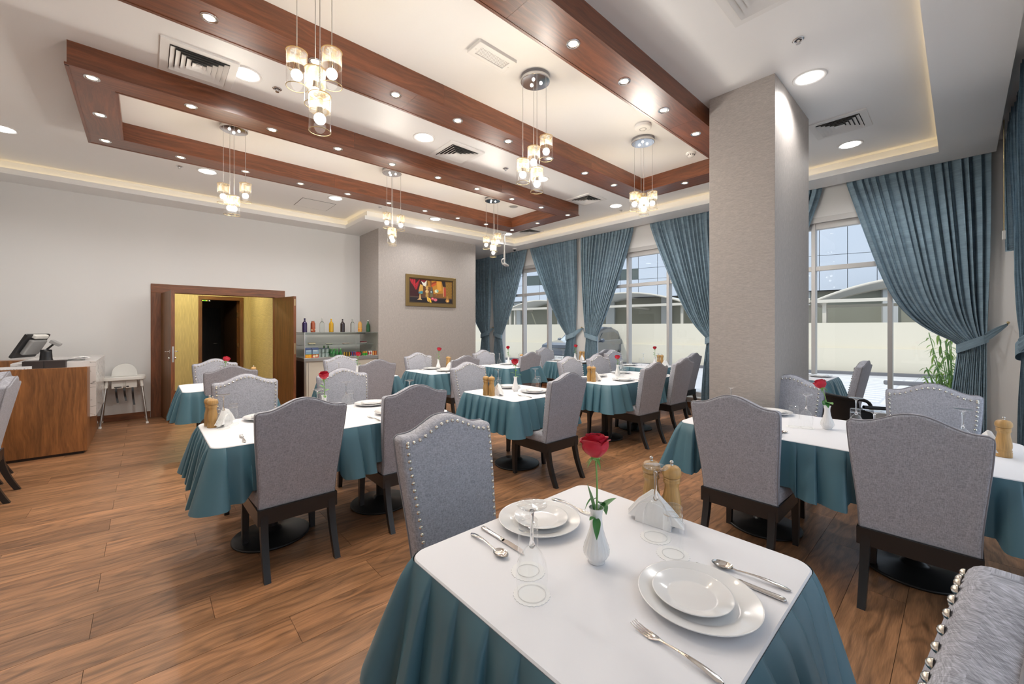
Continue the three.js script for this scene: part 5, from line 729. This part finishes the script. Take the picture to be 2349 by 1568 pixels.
{
  const bottleG = (k) => lathe(k === 2 ? [[0, 0], [0.038, 0], [0.042, 0.004], [0.042, 0.155], [0.04, 0.175], [0.03, 0.19], [0.026, 0.2], [0.026, 0.212], [0, 0.212]] : k === 3 ? [[0, 0], [0.036, 0], [0.04, 0.004], [0.04, 0.12], [0.034, 0.15], [0.018, 0.19], [0.0135, 0.215], [0.0135, 0.235], [0, 0.236]] : [[0, 0], [0.04, 0], [0.044, 0.004], [0.044, 0.155], [0.04, 0.178], [0.022, 0.198], [0.0145, 0.208], [0.0135, 0.25], [0.0155, 0.253], [0.0155, 0.262], [0, 0.262]], 28);
  const liq = (r, g, b, t = 0.25) => phy({ color: lin(r, g, b), roughness: 0.08, clearcoat: 1, clearcoatRoughness: 0.03, transmission: t, thickness: 0.08 });
  const glassB = phy({ color: lin(0.9, 0.94, 0.92), transmission: 1, roughness: 0.02, thickness: 0.05, ior: 1.33 });
  const B = [[2.237, 'deep purple', 1, liq(0.05, 0.03, 0.13)], [2.383, 'orange-red', 2, liq(0.42, 0.1, 0.04, 0.1)], [2.549, 'clear colourless', 1, glassB], [2.72, 'bright yellow', 1, liq(0.75, 0.42, 0.01, 0.2)], [2.938, 'dark brown', 1, liq(0.035, 0.022, 0.028)], [3.138, 'clear nearly empty', 1, glassB], [3.29, 'pale orange', 2, liq(0.75, 0.42, 0.12, 0.05)], [3.46, 'dark green', 3, liq(0.01, 0.13, 0.03)]];
  for (const [x, c, k, m] of B) {
    const o = thing('drink_bottle', `${c} ${k === 2 ? 'plastic juice' : 'glass'} bottle standing on top of the glass case`, 'bottle', x, 1.3845, 8.33, 0, 'bottles on the glass case'); part(o, 'bottle_body', bottleG(k), m);
    if (k === 1) { part(o, 'neck_ring', place(new THREE.TorusGeometry(0.016, 0.002, 6, 20).rotateX(Math.PI / 2), 0, 0.225, 0), M.steel); part(o, 'swing_stopper', merge(place(cyl(0.013, 0.014, 0.014, 16), 0, 0.269, 0), tube([[0.016, 0.225, 0], [0.019, 0.26, 0], [0.0, 0.282, 0], [-0.019, 0.26, 0], [-0.016, 0.225, 0]], 0.0016, 18, 5)), M.plastic); }
    else part(o, 'cap', place(cyl(k === 2 ? 0.027 : 0.0148, k === 2 ? 0.027 : 0.0148, k === 2 ? 0.022 : 0.02, 20), 0, k === 2 ? 0.2 : 0.235, 0), k === 2 ? m : M.plastic);
    if (k === 2) part(o, 'printed_label', new THREE.CylinderGeometry(0.0424, 0.0424, 0.06, 24, 1, true).translate(0, 0.05, 0), std({ map: canvasTex(128, 64, (g, w, h) => { g.fillStyle = c === 'orange-red' ? '#a54a26' : '#e0a045'; g.fillRect(0, 0, w, h); g.fillStyle = c === 'orange-red' ? '#f0d9b0' : '#c8702a'; for (let i = 0; i < 4; i++) { g.beginPath(); g.arc(20 + i * 30, 34 + (i % 2) * 8, 11, 0, 7); g.fill(); } }), roughness: 0.4 }));
  }
  // stock inside the case
  const shelfY = 0.9155, carton = (x, w, l, fr) => { const t = canvasTex(128, 192, (c, W, H) => { c.fillStyle = '#8fa6c8'; c.fillRect(0, 0, W, H); c.fillStyle = '#2d3a6e'; c.fillRect(0, 0, W, 16); c.fillRect(0, 0, 8, H * 0.6); c.fillStyle = '#e8edf2'; c.fillRect(24, 30, 80, 22); c.fillStyle = '#5b78a8'; for (let i = 0; i < 6; i++) c.fillRect(32 + i * 11, 37, 7, 8); c.fillStyle = '#4f8b3a'; c.fillRect(0, 112, W, 10); c.fillStyle = fr ? '#c7412c' : '#e8891c'; c.fillRect(0, 120, W, 72); c.fillStyle = fr ? '#f1e4c0' : '#f6b52c'; for (const [a, b, r] of [[40, 160, 26], [92, 150, 24]]) { c.beginPath(); c.arc(a, b, r, 0, 7); c.fill(); } });
    const o = thing('juice_carton', l, 'carton', x, shelfY, w); part(o, 'carton_body', bx(-0.056, 0.056, 0, 0.16, -0.04, 0.04, 0.002), std({ map: t, roughness: 0.35 })); part(o, 'folded_top', ext([[-0.04, 0], [0.04, 0], [0.004, 0.025], [-0.004, 0.025]], 0.112).rotateY(Math.PI / 2).translate(-0.056, 0.16, 0), std({ color: lin(0.06, 0.08, 0.2), roughness: 0.4 })); part(o, 'screw_cap', place(cyl(0.012, 0.012, 0.012, 16), 0.02, 0.182, 0.02), M.plastic); };
  carton(2.215, 8.05, 'blue juice carton with orange fruit in the glass case', 0); carton(2.335, 8.05, 'blue juice carton with red apple print in the glass case', 1);
  { const o = thing('water_pack', 'shrink-wrapped pack of small clear water cups in the glass case', 'water pack', 2.485, shelfY, 8.09); const cup = lathe([[0, 0], [0.026, 0], [0.032, 0.07], [0.034, 0.074], [0, 0.075]], 20); for (let j = 0; j < 2; j++) for (let i = 0; i < 3; i++) for (let k = 0; k < 2; k++) part(o, 'water_cup', place(cup.clone(), -0.062 + i * 0.07, j * 0.082, k * 0.07), phy({ color: lin(0.75, 0.85, 0.86), roughness: 0.15, transmission: 0.5, thickness: 0.03 })); part(o, 'wrap_top', bx(-0.11, 0.11, 0.158, 0.165, -0.045, 0.11, 0.003), std({ color: lin(0.1, 0.13, 0.2), roughness: 0.4 })); }
  const gm = phy({ color: lin(0.01, 0.24, 0.03), roughness: 0.08, clearcoat: 1, transmission: 0.3, thickness: 0.04 }), sg = lathe([[0, 0], [0.027, 0], [0.03, 0.004], [0.03, 0.06], [0.024, 0.085], [0.013, 0.11], [0.012, 0.14], [0, 0.142]], 20);
  [[2.665, 8.04], [2.735, 8.04], [2.8, 8.045], [2.65, 8.13], [2.72, 8.13], [2.56, 8.25], [2.64, 8.26]].forEach(([x, w], i) => { const o = thing('mineral_water_bottle', 'small green glass bottle in the cluster inside the display case', 'bottle', x, shelfY + (i > 4 ? 0.06 : 0), w, 0, 'small green bottles in the display case'); part(o, 'bottle_body', sg, gm); part(o, 'crown_cap', place(cyl(0.0135, 0.0135, 0.012, 14), 0, 0.143, 0), std({ color: lin(0.2, 0.6, 0.15), roughness: 0.4 })); part(o, 'label', new THREE.CylinderGeometry(0.0304, 0.0304, 0.028, 20, 1, true).translate(0, 0.032, 0), std({ color: lin(0.02, 0.1, 0.03), roughness: 0.5 })); if (i > 4) part(o, 'riser', bx(-0.03, 0.03, -0.06, 0, -0.03, 0.03), M.caseGlass); });
  const canG = lathe([[0, 0.002], [0.023, 0], [0.031, 0.008], [0.031, 0.08], [0.026, 0.09]], 24), lidG = lathe([[0.026, 0.09], [0.0255, 0.092], [0.0245, 0.089], [0, 0.089]], 20);
  const ct = (bg, f) => std({ map: canvasTex(128, 64, (c, w, h) => { c.fillStyle = bg; c.fillRect(0, 0, w, h); f(c, w, h); }), roughness: 0.25, metalness: 0.3 });
  const kinds = { 'black and gold': ct('#26262a', (c) => { c.fillStyle = '#c99a3c'; for (const x of [0, 64]) c.fillRect(x + 22, 12, 26, 34); }), 'blue and violet': ct('#3a4a9a', (c) => { for (const x of [0, 64]) { c.fillStyle = '#d8dce8'; c.beginPath(); c.arc(x + 32, 30, 15, 0, 7); c.fill(); c.fillStyle = '#a8384a'; c.beginPath(); c.arc(x + 32, 30, 15, Math.PI, 0); c.fill(); c.fillStyle = '#2a3a90'; c.beginPath(); c.arc(x + 32, 33, 15, 0, Math.PI); c.fill(); } }), 'dark green patterned': ct('#2f4a24', (c) => { c.fillStyle = '#b9ad7c'; for (let i = 0; i < 8; i++) { c.beginPath(); c.arc(8 + i * 16, 22 + (i % 3) * 10, 6, 0, 7); c.fill(); } }), 'green and orange': ct('#3fae3f', (c) => { c.fillStyle = '#f09a3a'; c.fillRect(0, 4, 128, 18); c.fillStyle = '#e8e050'; for (let i = 0; i < 4; i++) { c.beginPath(); c.arc(16 + i * 32, 40, 8, 0, 7); c.fill(); } }), 'white with a red and blue roundel': ct('#e9e6e4', (c) => { for (const x of [0, 64]) { c.fillStyle = '#b8323a'; c.beginPath(); c.arc(x + 32, 30, 14, Math.PI, 0); c.fill(); c.fillStyle = '#2f4a9c'; c.beginPath(); c.arc(x + 32, 33, 14, 0, Math.PI); c.fill(); } }), 'orange': ct('#cf5a2c', (c) => { c.fillStyle = '#f0b060'; for (const x of [0, 64]) { c.beginPath(); c.arc(x + 32, 26, 13, 0, 7); c.fill(); c.fillRect(x + 18, 46, 28, 8); } }) };
  const row = ['black and gold', 'black and gold', 'black and gold', 'blue and violet', 'blue and violet', 'dark green patterned', 'dark green patterned', 'dark green patterned', 'green and orange', 'green and orange', 'white with a red and blue roundel', 'white with a red and blue roundel', 'orange', 'orange'];
  const cnt = {}; row.forEach((k, i) => { const o = thing('drink_can', `${k} drink can in the front row of the glass case`, 'can', 2.872 + i * 0.0475 + (i > 9 ? 0.01 : 0), shelfY, 8.03 + (i % 2) * 0.012, Math.PI * 1.25, `${k} cans in the glass case`); o.scale.setScalar(0.75); o.scale.y = 0.95; part(o, 'can_body', canG, kinds[k]); part(o, 'can_lid', lidG, M.steel); });
  [[2.36, 'pale yellow sponge', 0], [2.68, 'flat cream', 1], [3.0, 'pale pink', 2], [3.36, 'dark red fruit', 3]].forEach(([x, c, k]) => { const o = thing('cake_plate', `white plate with a ${c} cake slice on the glass shelf`, 'plate', x, 1.1415, 8.33, 0, 'cake plates on the glass shelf'); part(o, 'plate_body', TW.small.clone().scale(0.85, 0.85, 0.85), M.china); const cols = [[0.72, 0.56, 0.34], [0.75, 0.68, 0.5], [0.75, 0.52, 0.42], [0.16, 0.02, 0.03]]; part(o, 'cake_slice', bx(-0.06, 0.06, 0.006, k === 0 ? 0.04 : k === 3 ? 0.05 : 0.022, -0.035, 0.035, 0.004), std({ color: lin(...cols[k]), roughness: 0.8 })); if (k === 0 || k === 3) part(o, 'cream_layer', bx(-0.0605, 0.0605, 0.018, 0.024, -0.0355, 0.0355), M.white); });
}
// ---------- framed painting ----------
{
  const t = canvasTex(768, 400, (c, W, H) => {
    const g = c.createLinearGradient(0, 0, W, 0); g.addColorStop(0, '#2c2326'); g.addColorStop(0.5, '#7a4e2a'); g.addColorStop(1, '#9a6a2e'); c.fillStyle = g; c.fillRect(0, 0, W, H);
    const poly = (f, ...p) => { c.fillStyle = f; c.beginPath(); p.forEach(([x, y], i) => (i ? c.lineTo(x, y) : c.moveTo(x, y))); c.closePath(); c.fill(); }, el = (f, x, y, a, b) => { c.fillStyle = f; c.beginPath(); c.ellipse(x, y, a, b, 0, 0, 7); c.fill(); };
    poly('#b8802f', [380, 20], [560, 10], [600, 220], [420, 240]); poly('#d79a3e', [470, 20], [545, 10], [560, 170], [490, 190]); poly('#8e3b20', [380, 60], [470, 20], [470, 50], [380, 110]); poly('#c2582a', [380, 90], [460, 52], [470, 80], [384, 130]); poly('#2a2022', [560, 0], [625, 0], [640, 110], [585, 100]); poly('#8f6a2c', [632, 20], [768, 20], [768, 290], [650, 290]); for (let i = 0; i < 90; i++) poly(i % 2 ? '#a9803a' : '#7a5722', [640 + (i % 9) * 14, 30 + ((i / 9) | 0) * 26], [652 + (i % 9) * 14, 34 + ((i / 9) | 0) * 26], [646 + (i % 9) * 14, 46 + ((i / 9) | 0) * 26]);
    poly('#b44a38', [595, 120], [640, 130], [640, 270], [600, 270]); poly('#d8a67a', [588, 112], [600, 112], [604, 275], [592, 275]);
    poly('#3a1518', [0, 0], [240, 0], [190, 330], [0, 330]); c.lineWidth = 13; for (let i = 0; i < 7; i++) { c.strokeStyle = i % 2 ? '#c22b37' : '#8c1a26'; c.beginPath(); c.moveTo(12 + i * 16, 5); c.quadraticCurveTo(70 + i * 4, 190 + i * 26, 185 - i * 2, 10 + i * 4); c.stroke(); } poly('#7d1c28', [190, 0], [300, 0], [262, 70], [205, 40]);
    poly('#e0dfd2', [205, 40], [255, 70], [300, 20], [290, 130], [240, 110]); poly('#c99c4a', [190, 90], [235, 110], [240, 210], [160, 215]); poly('#a8742c', [300, 20], [350, 30], [370, 130], [300, 120]);
    poly('#241d20', [0, 292], [768, 300], [768, 400], [0, 400]); poly('#57443a', [0, 290], [768, 300], [768, 318], [0, 308]);
    for (const [x, s] of [[305, 1]]) { el('#c99f5a', x, 150, 22, 30); poly('#b98c46', [x - 30, 110], [x + 36, 110], [x + 14, 130], [x - 12, 130]); poly('#5d4726', [x + 2, 30], [x + 10, 30], [x + 16, 110], [x - 4, 110]); el('#d6b27a', x, 205, 30, 26); poly('#b28d4c', [x - 20, 225], [x + 20, 225], [x + 26, 290], [x - 26, 290]); el('#e8cf96', x - 8, 196, 8, 10); }
    poly('#5f5f58', [372, 130], [392, 130], [398, 190], [366, 190]); el('#4a5454', 382, 208, 30, 28); el('#b9c3bf', 378, 206, 12, 12); poly('#6e6a4a', [364, 232], [402, 232], [410, 290], [358, 290]);
    el('#e6dfae', 470, 190, 34, 28); el('#8fb5a0', 488, 186, 20, 22); el('#f2edd0', 462, 196, 14, 14); poly('#8c6a3a', [462, 216], [474, 216], [480, 262], [456, 262]);
    poly('#3f86a0', [160, 222], [225, 195], [235, 232], [165, 240]); poly('#63a38a', [150, 240], [240, 236], [215, 250]); poly('#cfa96a', [180, 250], [192, 250], [205, 330], [168, 330]); poly('#d8b480', [140, 345], [185, 310], [222, 345]); poly('#e7b85a', [300, 290], [330, 300], [340, 375], [310, 360]); poly('#f0c43c', [330, 300], [368, 320], [385, 385], [350, 380]); el('#c8485c', 400, 320, 28, 24); el('#d9707c', 452, 335, 32, 24); el('#e8a0a0', 402, 316, 12, 10);
    el('#c89048', 668, 340, 34, 30); poly('#a87838', [656, 262], [680, 262], [690, 318], [646, 318]); el('#f0c888', 672, 346, 12, 12);
  });
  const o = thing('framed_painting', 'gilt-framed still life painting with red drapery on the pillar', 'painting', 4.74, 2.278, 7.933), w = 1.254 / 2, h = 0.67 / 2;
  part(o, 'frame', ext([[-w, -h], [w, -h], [w, h], [-w, h]], 0.022, 0.006, 2, [[[-w + 0.06, -h + 0.06], [w - 0.06, -h + 0.06], [w - 0.06, h - 0.06], [-w + 0.06, h - 0.06]]]).translate(0, 0, 0.008), std({ color: lin(0.24, 0.16, 0.06), roughness: 0.35, metalness: 0.45 }));
  part(o, 'inner_moulding', ext([[-w + 0.05, -h + 0.05], [w - 0.05, -h + 0.05], [w - 0.05, h - 0.05], [-w + 0.05, h - 0.05]], 0.012, 0.003, 1, [[[-w + 0.085, -h + 0.085], [w - 0.085, -h + 0.085], [w - 0.085, h - 0.085], [-w + 0.085, h - 0.085]]]).translate(0, 0, 0.006), std({ color: lin(0.1, 0.065, 0.03), roughness: 0.4, metalness: 0.3 }));
  part(o, 'canvas_print', new THREE.PlaneGeometry(2 * w - 0.13, 2 * h - 0.13).translate(0, 0, 0.008), std({ map: t, roughness: 0.45 })); part(o, 'backing', bx(-w + 0.02, w - 0.02, -h + 0.02, h - 0.02, -0.005, -0.0005), M.dark_door);
}
// ---------- wicker armchair ----------
{
  const o = thing('wicker_armchair', 'dark wicker armchair with curved tube arms behind the long right table', 'armchair', 5.62, 0, 0.66, -135 * Math.PI / 180), wk = std({ map: tex(256, 256, (u, v, x, y) => { const k = ((x >> 3) + (y >> 3)) & 1 ? 46 : 24; return [k, k, k + 2]; }, true, 12, 12), roughness: 0.5 });
  for (const s of [-1, 1]) { part(o, 'arm', tube([[s * 0.28, 0.68, 0.26], [s * 0.29, 0.67, 0.1], [s * 0.29, 0.66, -0.14], [s * 0.285, 0.62, -0.24], [s * 0.28, 0.48, -0.27], [s * 0.275, 0.01, -0.28]], 0.018, 40, 10), wk); part(o, 'lower_rail', tube([[s * 0.27, 0.54, 0.25], [s * 0.28, 0.54, 0], [s * 0.275, 0.53, -0.25]], 0.014, 24, 8), wk); part(o, 'leg', bar(new THREE.Vector3(s * 0.25, 0, 0.27), new THREE.Vector3(s * 0.25, 0.42, 0.25), 0.016, 10), wk); part(o, 'side_weave', grid(4, 4, (u, v) => [s * 0.272, 0.4 + 0.14 * v, 0.24 - 0.49 * u], (u, v) => [u, v * 0.4]), wk); }
  part(o, 'seat', buv(bx(-0.26, 0.26, 0.38, 0.43, -0.26, 0.26, 0.015), 'x'), wk); part(o, 'backrest', grid(14, 10, (u, v) => { const a = (u - 0.5) * 1.5; return [0.3 * Math.sin(a) * 1.25, 0.4 + 0.34 * v, 0.1 + 0.18 * Math.cos(a) + 0.06 * v]; }), wk); part(o, 'back_rim', tube(Array.from({ length: 11 }, (_, i) => { const a = (i / 10 - 0.5) * 1.5; return [0.375 * Math.sin(a), 0.745, 0.16 + 0.18 * Math.cos(a)]; }), 0.018, 30, 10), wk);
}

// ---------- outside ----------
const GY = -0.2, lineX = (w) => 20.0 - 0.34 * w, dirA = Math.atan(0.34);
{
  const asph = tex(512, 512, (u, v, x, y) => { const k = 205 + 20 * (fbm(u * 8, v * 8, 8, 8, 3, 4) - 0.45) + 16 * (hash(x, y, 4) - 0.5); return [k, k, k + 3]; }, true, 0.4, 0.4);
  struct('ground_outside', buv(bx(7.65, 60, GY - 0.1, GY, -30, 60), 'x'), std({ map: asph, roughness: 0.9 })); struct('ground_side', buv(bx(-30, 7.65, GY - 0.1, GY, -30, -0.66), 'x'), std({ map: asph, roughness: 0.9 }));
  const paint = std({ color: lin(0.78, 0.78, 0.76), roughness: 0.8 }), st = [];
  const g = thing('road_marking', 'white striped road marking seen through the right window', 'road marking', 0, GY, 0); for (let i = 0; i < 14; i++) { const x = 12.2 + i * 0.43; part(g, 'stripe', bx(x, x + 0.2, 0, 0.004, 1.25, 3.6), paint); } part(g, 'border_stripe', bx(11.9, 18.2, 0, 0.0045, 1.02, 1.2), paint);
  const g2 = thing('parking_line', 'white parking bay lines seen through the middle window', 'road marking', 0, GY, 0); for (let i = 0; i < 5; i++) { const w = 5.2 + i * 2.4; part(g2, 'bay_line', place(bx(0, 4.6, 0, 0.004, -0.06, 0.06), 9.6, 0, w, -0.3), paint); } part(g2, 'edge_line', bx(9.0, 9.14, 0, 0.004, 2.5, 16), paint);
  const wallM = std({ color: lin(0.7, 0.65, 0.53), roughness: 0.85 }), k = std({ color: lin(0.16, 0.16, 0.17), roughness: 0.9 });
  const at = (geo) => { geo.rotateY(-0); const p = geo; p.applyMatrix4(new THREE.Matrix4().makeShear(0, 0, 0, 0, 0, 0)); return p; };
  const slant = (x0, x1, y0, y1, w0, w1) => { const L = (w1 - w0) / Math.cos(dirA), b = new THREE.BoxGeometry((x1 - x0) * Math.cos(dirA), y1 - y0, L), wc = (w0 + w1) / 2; b.rotateY(dirA); b.translate(lineX(wc) + (x0 + x1) / 2, (y0 + y1) / 2, -wc); return b; };
  { const o = sgroup('wall_boundary'); part(o, 'wall_upper', slant(0.12, 0.32, 0.74, 1.67, -12, 34), wallM); part(o, 'wall_lower', slant(0, 0.34, GY, 0.74, -12, 34), wallM); part(o, 'kerb', slant(-0.3, 0, GY, GY + 0.1, -12, 34), k); }
  { const o = thing('wheel_stop', 'long dark kerb block lying on the road by the cream wall', 'wheel stop', 16.6, GY, 0.5, dirA); part(o, 'kerb_block', bx(-0.08, 0.08, 0, 0.12, -1.1, 1.1, 0.03), k); }
  // buildings across the road
  const panelM = std({ color: lin(0.55, 0.6, 0.67), roughness: 0.4, metalness: 0.15 }), joint = std({ color: lin(0.06, 0.07, 0.08), roughness: 0.8 }), winM = phy({ color: lin(0.05, 0.07, 0.06), roughness: 0.06, clearcoat: 1 }), oliv = std({ color: lin(0.3, 0.3, 0.24), roughness: 0.8 }), pale = std({ color: lin(0.58, 0.6, 0.6), roughness: 0.7 });
  const o = thing('panel_building', 'pale blue-grey panelled building across the road above the carports', 'building', 0, 0, 0), P = (n, m, ...b) => part(o, n, slant(...b), m);
  P('facade_core', joint, 6.05, 9, 3.3, 12, 1.6, 40); P('ground_storey', oliv, 6.6, 9, GY, 3.3, -14, 40);
  const cols = []; for (let w = 1.6; w < 33; w += 1.02) cols.push(w);
  for (const w of cols) { const j = Math.round((w - 1.6) / 1.02), isW = j > 5 && (j % 5 === 1 || j % 5 === 2); for (const [y0, y1, kind] of [[3.32, 4.36, 0], [4.38, 5.0, 1], [5.02, 6.9, 0], [6.92, 8.0, 0], [8.02, 11, 0]]) { if (kind && isW) { P('window', winM, 6.03, 6.1, y0, y1 + 0.1, w + 0.015, w + 1.005); continue; } P('facade_panel', panelM, 6.0, 6.04, y0, y1, w + 0.012, w + 1.008); } }
  for (let w = 2; w < 34; w += 3.1) P('ground_column', pale, 6.35, 6.65, GY, 3.3, w, w + 0.5);
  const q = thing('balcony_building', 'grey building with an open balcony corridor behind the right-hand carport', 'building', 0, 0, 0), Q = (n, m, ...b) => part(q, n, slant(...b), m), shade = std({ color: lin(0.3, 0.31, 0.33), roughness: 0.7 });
  Q('side_wall', panelM, 6.0, 9, 3.3, 12, 0.9, 1.58); Q('recess_wall', shade, 8.4, 8.6, 3.3, 12, -14, 0.9); Q('floor_slab', panelM, 6.3, 8.5, 5.6, 6.5, -14, 0.9); Q('parapet', panelM, 6.3, 6.4, 3.3, 4.35, -14, 0.9); Q('railing_bar', pale, 6.3, 6.36, 4.5, 4.56, -14, 0.9); for (let i = 0; i < 9; i++) Q('railing_post', pale, 6.3, 6.34, 4.35, 4.5, -13 + i * 1.6, -12.95 + i * 1.6); for (let i = 0; i < 7; i++) Q('corridor_window', winM, 8.35, 8.42, 4.0, 5.3, -12 + i * 1.8, -11 + i * 1.8); Q('roof_slab', panelM, 6.2, 8.6, 8.4, 9, -14, 0.9);
  // carports: barrel-shaped fabric roofs on beams and posts
  const fab = phy({ color: lin(0.62, 0.62, 0.58), roughness: 0.8, transmission: 0.25, thickness: 0, side: THREE.DoubleSide }), beamM = std({ color: lin(0.62, 0.58, 0.5), roughness: 0.6 });
  const port = (x, w0, w1, y, h, label) => {
    const c = thing('carport', label, 'carport', x, 0, (w0 + w1) / 2, dirA * 0.5), W = (w1 - w0) / 2, D = 4.6, arch = (u) => [W * (2 * u - 1), y + h * (1 - Math.pow(2 * u - 1, 2))];
    part(c, 'fabric_roof', grid(24, 6, (u, v) => { const a = arch(u); return [v * D, a[1] + 0.06 * Math.sin(v * Math.PI), -a[0]]; }), fab);
    for (const d of [0, D]) { part(c, 'arch_tube', new THREE.TubeGeometry(new THREE.CatmullRomCurve3(Array.from({ length: 13 }, (_, i) => { const a = arch(i / 12); return new THREE.Vector3(d, a[1], -a[0]); })), 30, 0.05, 6), beamM); part(c, 'tie_beam', bx(d - 0.06, d + 0.06, y - 0.12, y, -W, W), beamM); }
    for (const s of [-1, 0, 1]) part(c, 'side_beam', bx(0, D, y - 0.1, y - 0.02, s * W - 0.05, s * W + 0.05), beamM); for (const s of [-0.93, 0.93]) for (const d of [0.3, D - 0.2]) part(c, 'post', bx(d - 0.06, d + 0.06, GY, y - 0.1, s * W - 0.06, s * W + 0.06), beamM);
  };
  port(19.6, -2.4, 3.75, 2.55, 0.72, 'arched fabric carport roof seen through the right window'); port(18.4, 8.7, 15.0, 2.68, 0.62, 'arched fabric carport roof seen through the middle window'); port(17.8, 15.2, 19.5, 2.74, 0.42, 'arched fabric carport roof left of the middle one, nearer'); port(17.2, 19.7, 25, 2.76, 0.42, 'arched fabric carport roof farthest left beyond the curtains'); port(19.2, 4.0, 8.5, 2.6, 0.6, 'arched fabric carport roof mostly hidden behind the column');
}
// parked car: dark grey off-roader
{
  const o = thing('parked_car', 'dark grey off-road car parked outside between the left curtains', 'car', 14.6, GY, 11.2, 0.2), body = phy({ color: lin(0.09, 0.105, 0.13), roughness: 0.3, metalness: 0.4, clearcoat: 1, clearcoatRoughness: 0.05 }), dark = phy({ color: lin(0.015, 0.02, 0.025), roughness: 0.05, clearcoat: 1 });
  // front faces -x; side profile in (x, y)
  const low = ext([[-2.2, 0.32], [-2.26, 0.62], [-2.2, 0.93], [-1.95, 1.0], [-0.95, 1.08], [1.95, 1.1], [2.25, 0.98], [2.3, 0.55], [2.2, 0.32], [1.82, 0.3], [1.72, 0.62], [1.4, 0.76], [1.08, 0.62], [0.98, 0.3], [-1.0, 0.3], [-1.1, 0.62], [-1.42, 0.76], [-1.74, 0.62], [-1.84, 0.3]], 1.74, 0.08, 4); low.translate(0, 0, -0.87); part(o, 'body', low, body);
  const cab = ext([[-1.0, 1.06], [-0.25, 1.56], [0.2, 1.66], [1.1, 1.64], [1.7, 1.5], [2.18, 1.06]], 1.44, 0.08, 4); cab.translate(0, 0, -0.72); { const p = cab.attributes.position; for (let i = 0; i < p.count; i++) p.setZ(i, p.getZ(i) * (1 - 0.14 * clamp((p.getY(i) - 1.06) / 0.6, 0, 1)) * 1.08); cab.computeVertexNormals(); } part(o, 'cabin', cab, body);
  part(o, 'windscreen', grid(6, 4, (u, v) => { const y = 1.13 + 0.38 * v; return [-0.99 + 0.64 * v - 0.06 - 0.06 * (1 - (2 * u - 1) ** 2), y + 0.02, (0.74 - 0.1 * v) * (2 * u - 1)]; }), phy({ color: lin(0.5, 0.58, 0.62), roughness: 0.03, clearcoat: 1 }));
  for (const s of [-1, 1]) part(o, 'side_window', ext([[-0.62, 1.14], [-0.1, 1.48], [1.2, 1.54], [1.75, 1.3], [1.8, 1.14]], 0.01).rotateX(s * -0.14).translate(0, 0.0, 0).translate(0, s * 0 , s * 1.005 - (s < 0 ? 0.0 : 0.0)), dark);
  part(o, 'grille', bx(-2.3, -2.26, 0.7, 0.88, -0.55, 0.55, 0.02), dark); for (let i = 0; i < 3; i++) part(o, 'grille_bar', bx(-2.315, -2.29, 0.735 + i * 0.05, 0.748 + i * 0.05, -0.53, 0.53), M.steel); for (const s of [-1, 1]) part(o, 'headlamp', bx(-2.29, -2.05, 0.74, 0.9, s * 0.62, s * 0.94, 0.03), M.solidGlass.clone()); part(o, 'bumper', bx(-2.36, -2.2, 0.3, 0.58, -0.9, 0.9, 0.05), std({ color: lin(0.06, 0.065, 0.07), roughness: 0.6 }));
  const pt = canvasTex(128, 32, (c, w, h) => { c.fillStyle = '#dcdcda'; c.fillRect(0, 0, w, h); c.fillStyle = '#555'; c.font = 'bold 24px sans-serif'; c.fillText('F', 10, 25); c.fillStyle = '#9a9a98'; for (let i = 0; i < 4; i++) c.fillRect(34 + i * 13, 9, 9, 15); c.fillStyle = '#3a3a3a'; c.beginPath(); c.arc(106, 16, 9, 0, 7); c.fill(); });
  part(o, 'number_plate', new THREE.PlaneGeometry(0.52, 0.13).rotateY(-Math.PI / 2).translate(-2.365, 0.5, 0), std({ map: pt, roughness: 0.5 }));
  const tyre = new THREE.TorusGeometry(0.27, 0.1, 12, 32), hub = cyl(0.2, 0.2, 0.16, 24).rotateX(Math.PI / 2); for (const x of [-1.42, 1.4]) for (const s of [-1, 1]) { const w = part(o, 'wheel', place(tyre.clone(), x, 0.37, s * 0.84), M.blackPlastic); part(w, 'rim', place(hub.clone(), x, 0.37, s * 0.84), M.steel); }
  for (const s of [-1, 1]) part(o, 'wing_mirror', place(new THREE.SphereGeometry(0.11, 14, 10).scale(0.6, 0.8, 1), -0.62, 1.16, s * 1.02), body);
}
// bamboo-like shrub outside the right window
{
  seed = 91; const o = thing('leafy_shrub', 'light green leafy shrub outside behind the tied curtain', 'shrub', 8.55, GY, 0.06), stems = [], lf = [[], []];
  for (let i = 0; i < 26; i++) { const a = rr(0, 6.28), r = rr(0.05, 0.4), H = rr(0.9, 1.75), b = new THREE.Vector3(0.1 * Math.cos(a), 0, 0.1 * Math.sin(a)), t = new THREE.Vector3(r * Math.cos(a), H, r * Math.sin(a)), m = b.clone().lerp(t, 0.5).add(new THREE.Vector3(-0.04 * Math.cos(a), 0.1, -0.04 * Math.sin(a))), cv = new THREE.CatmullRomCurve3([b, m, t]); stems.push(new THREE.TubeGeometry(cv, 8, 0.006, 5)); for (let j = 0; j < 22; j++) { const p = cv.getPoint(rr(0.25, 1)), g = leafG(rr(0.09, 0.17), rr(0.01, 0.017), 0.5); g.rotateX(rr(-0.4, 0.9)); g.rotateY(rr(0, 6.28)); g.translate(p.x, p.y, p.z); lf[rnd() < 0.6 ? 0 : 1].push(g); } }
  part(o, 'stems', merge(stems), M.stem); part(o, 'foliage', merge(lf[0]), phy({ color: lin(0.28, 0.45, 0.08), roughness: 0.5, transmission: 0.3, thickness: 0, side: THREE.DoubleSide })).userData.kind = 'stuff'; part(o, 'foliage', merge(lf[1]), phy({ color: lin(0.16, 0.32, 0.06), roughness: 0.5, transmission: 0.3, thickness: 0, side: THREE.DoubleSide })).userData.kind = 'stuff';
}
scene.traverse((o) => { if (o.isMesh) o.castShadow = o.receiveShadow = true; });
renderer.render(scene, camera);
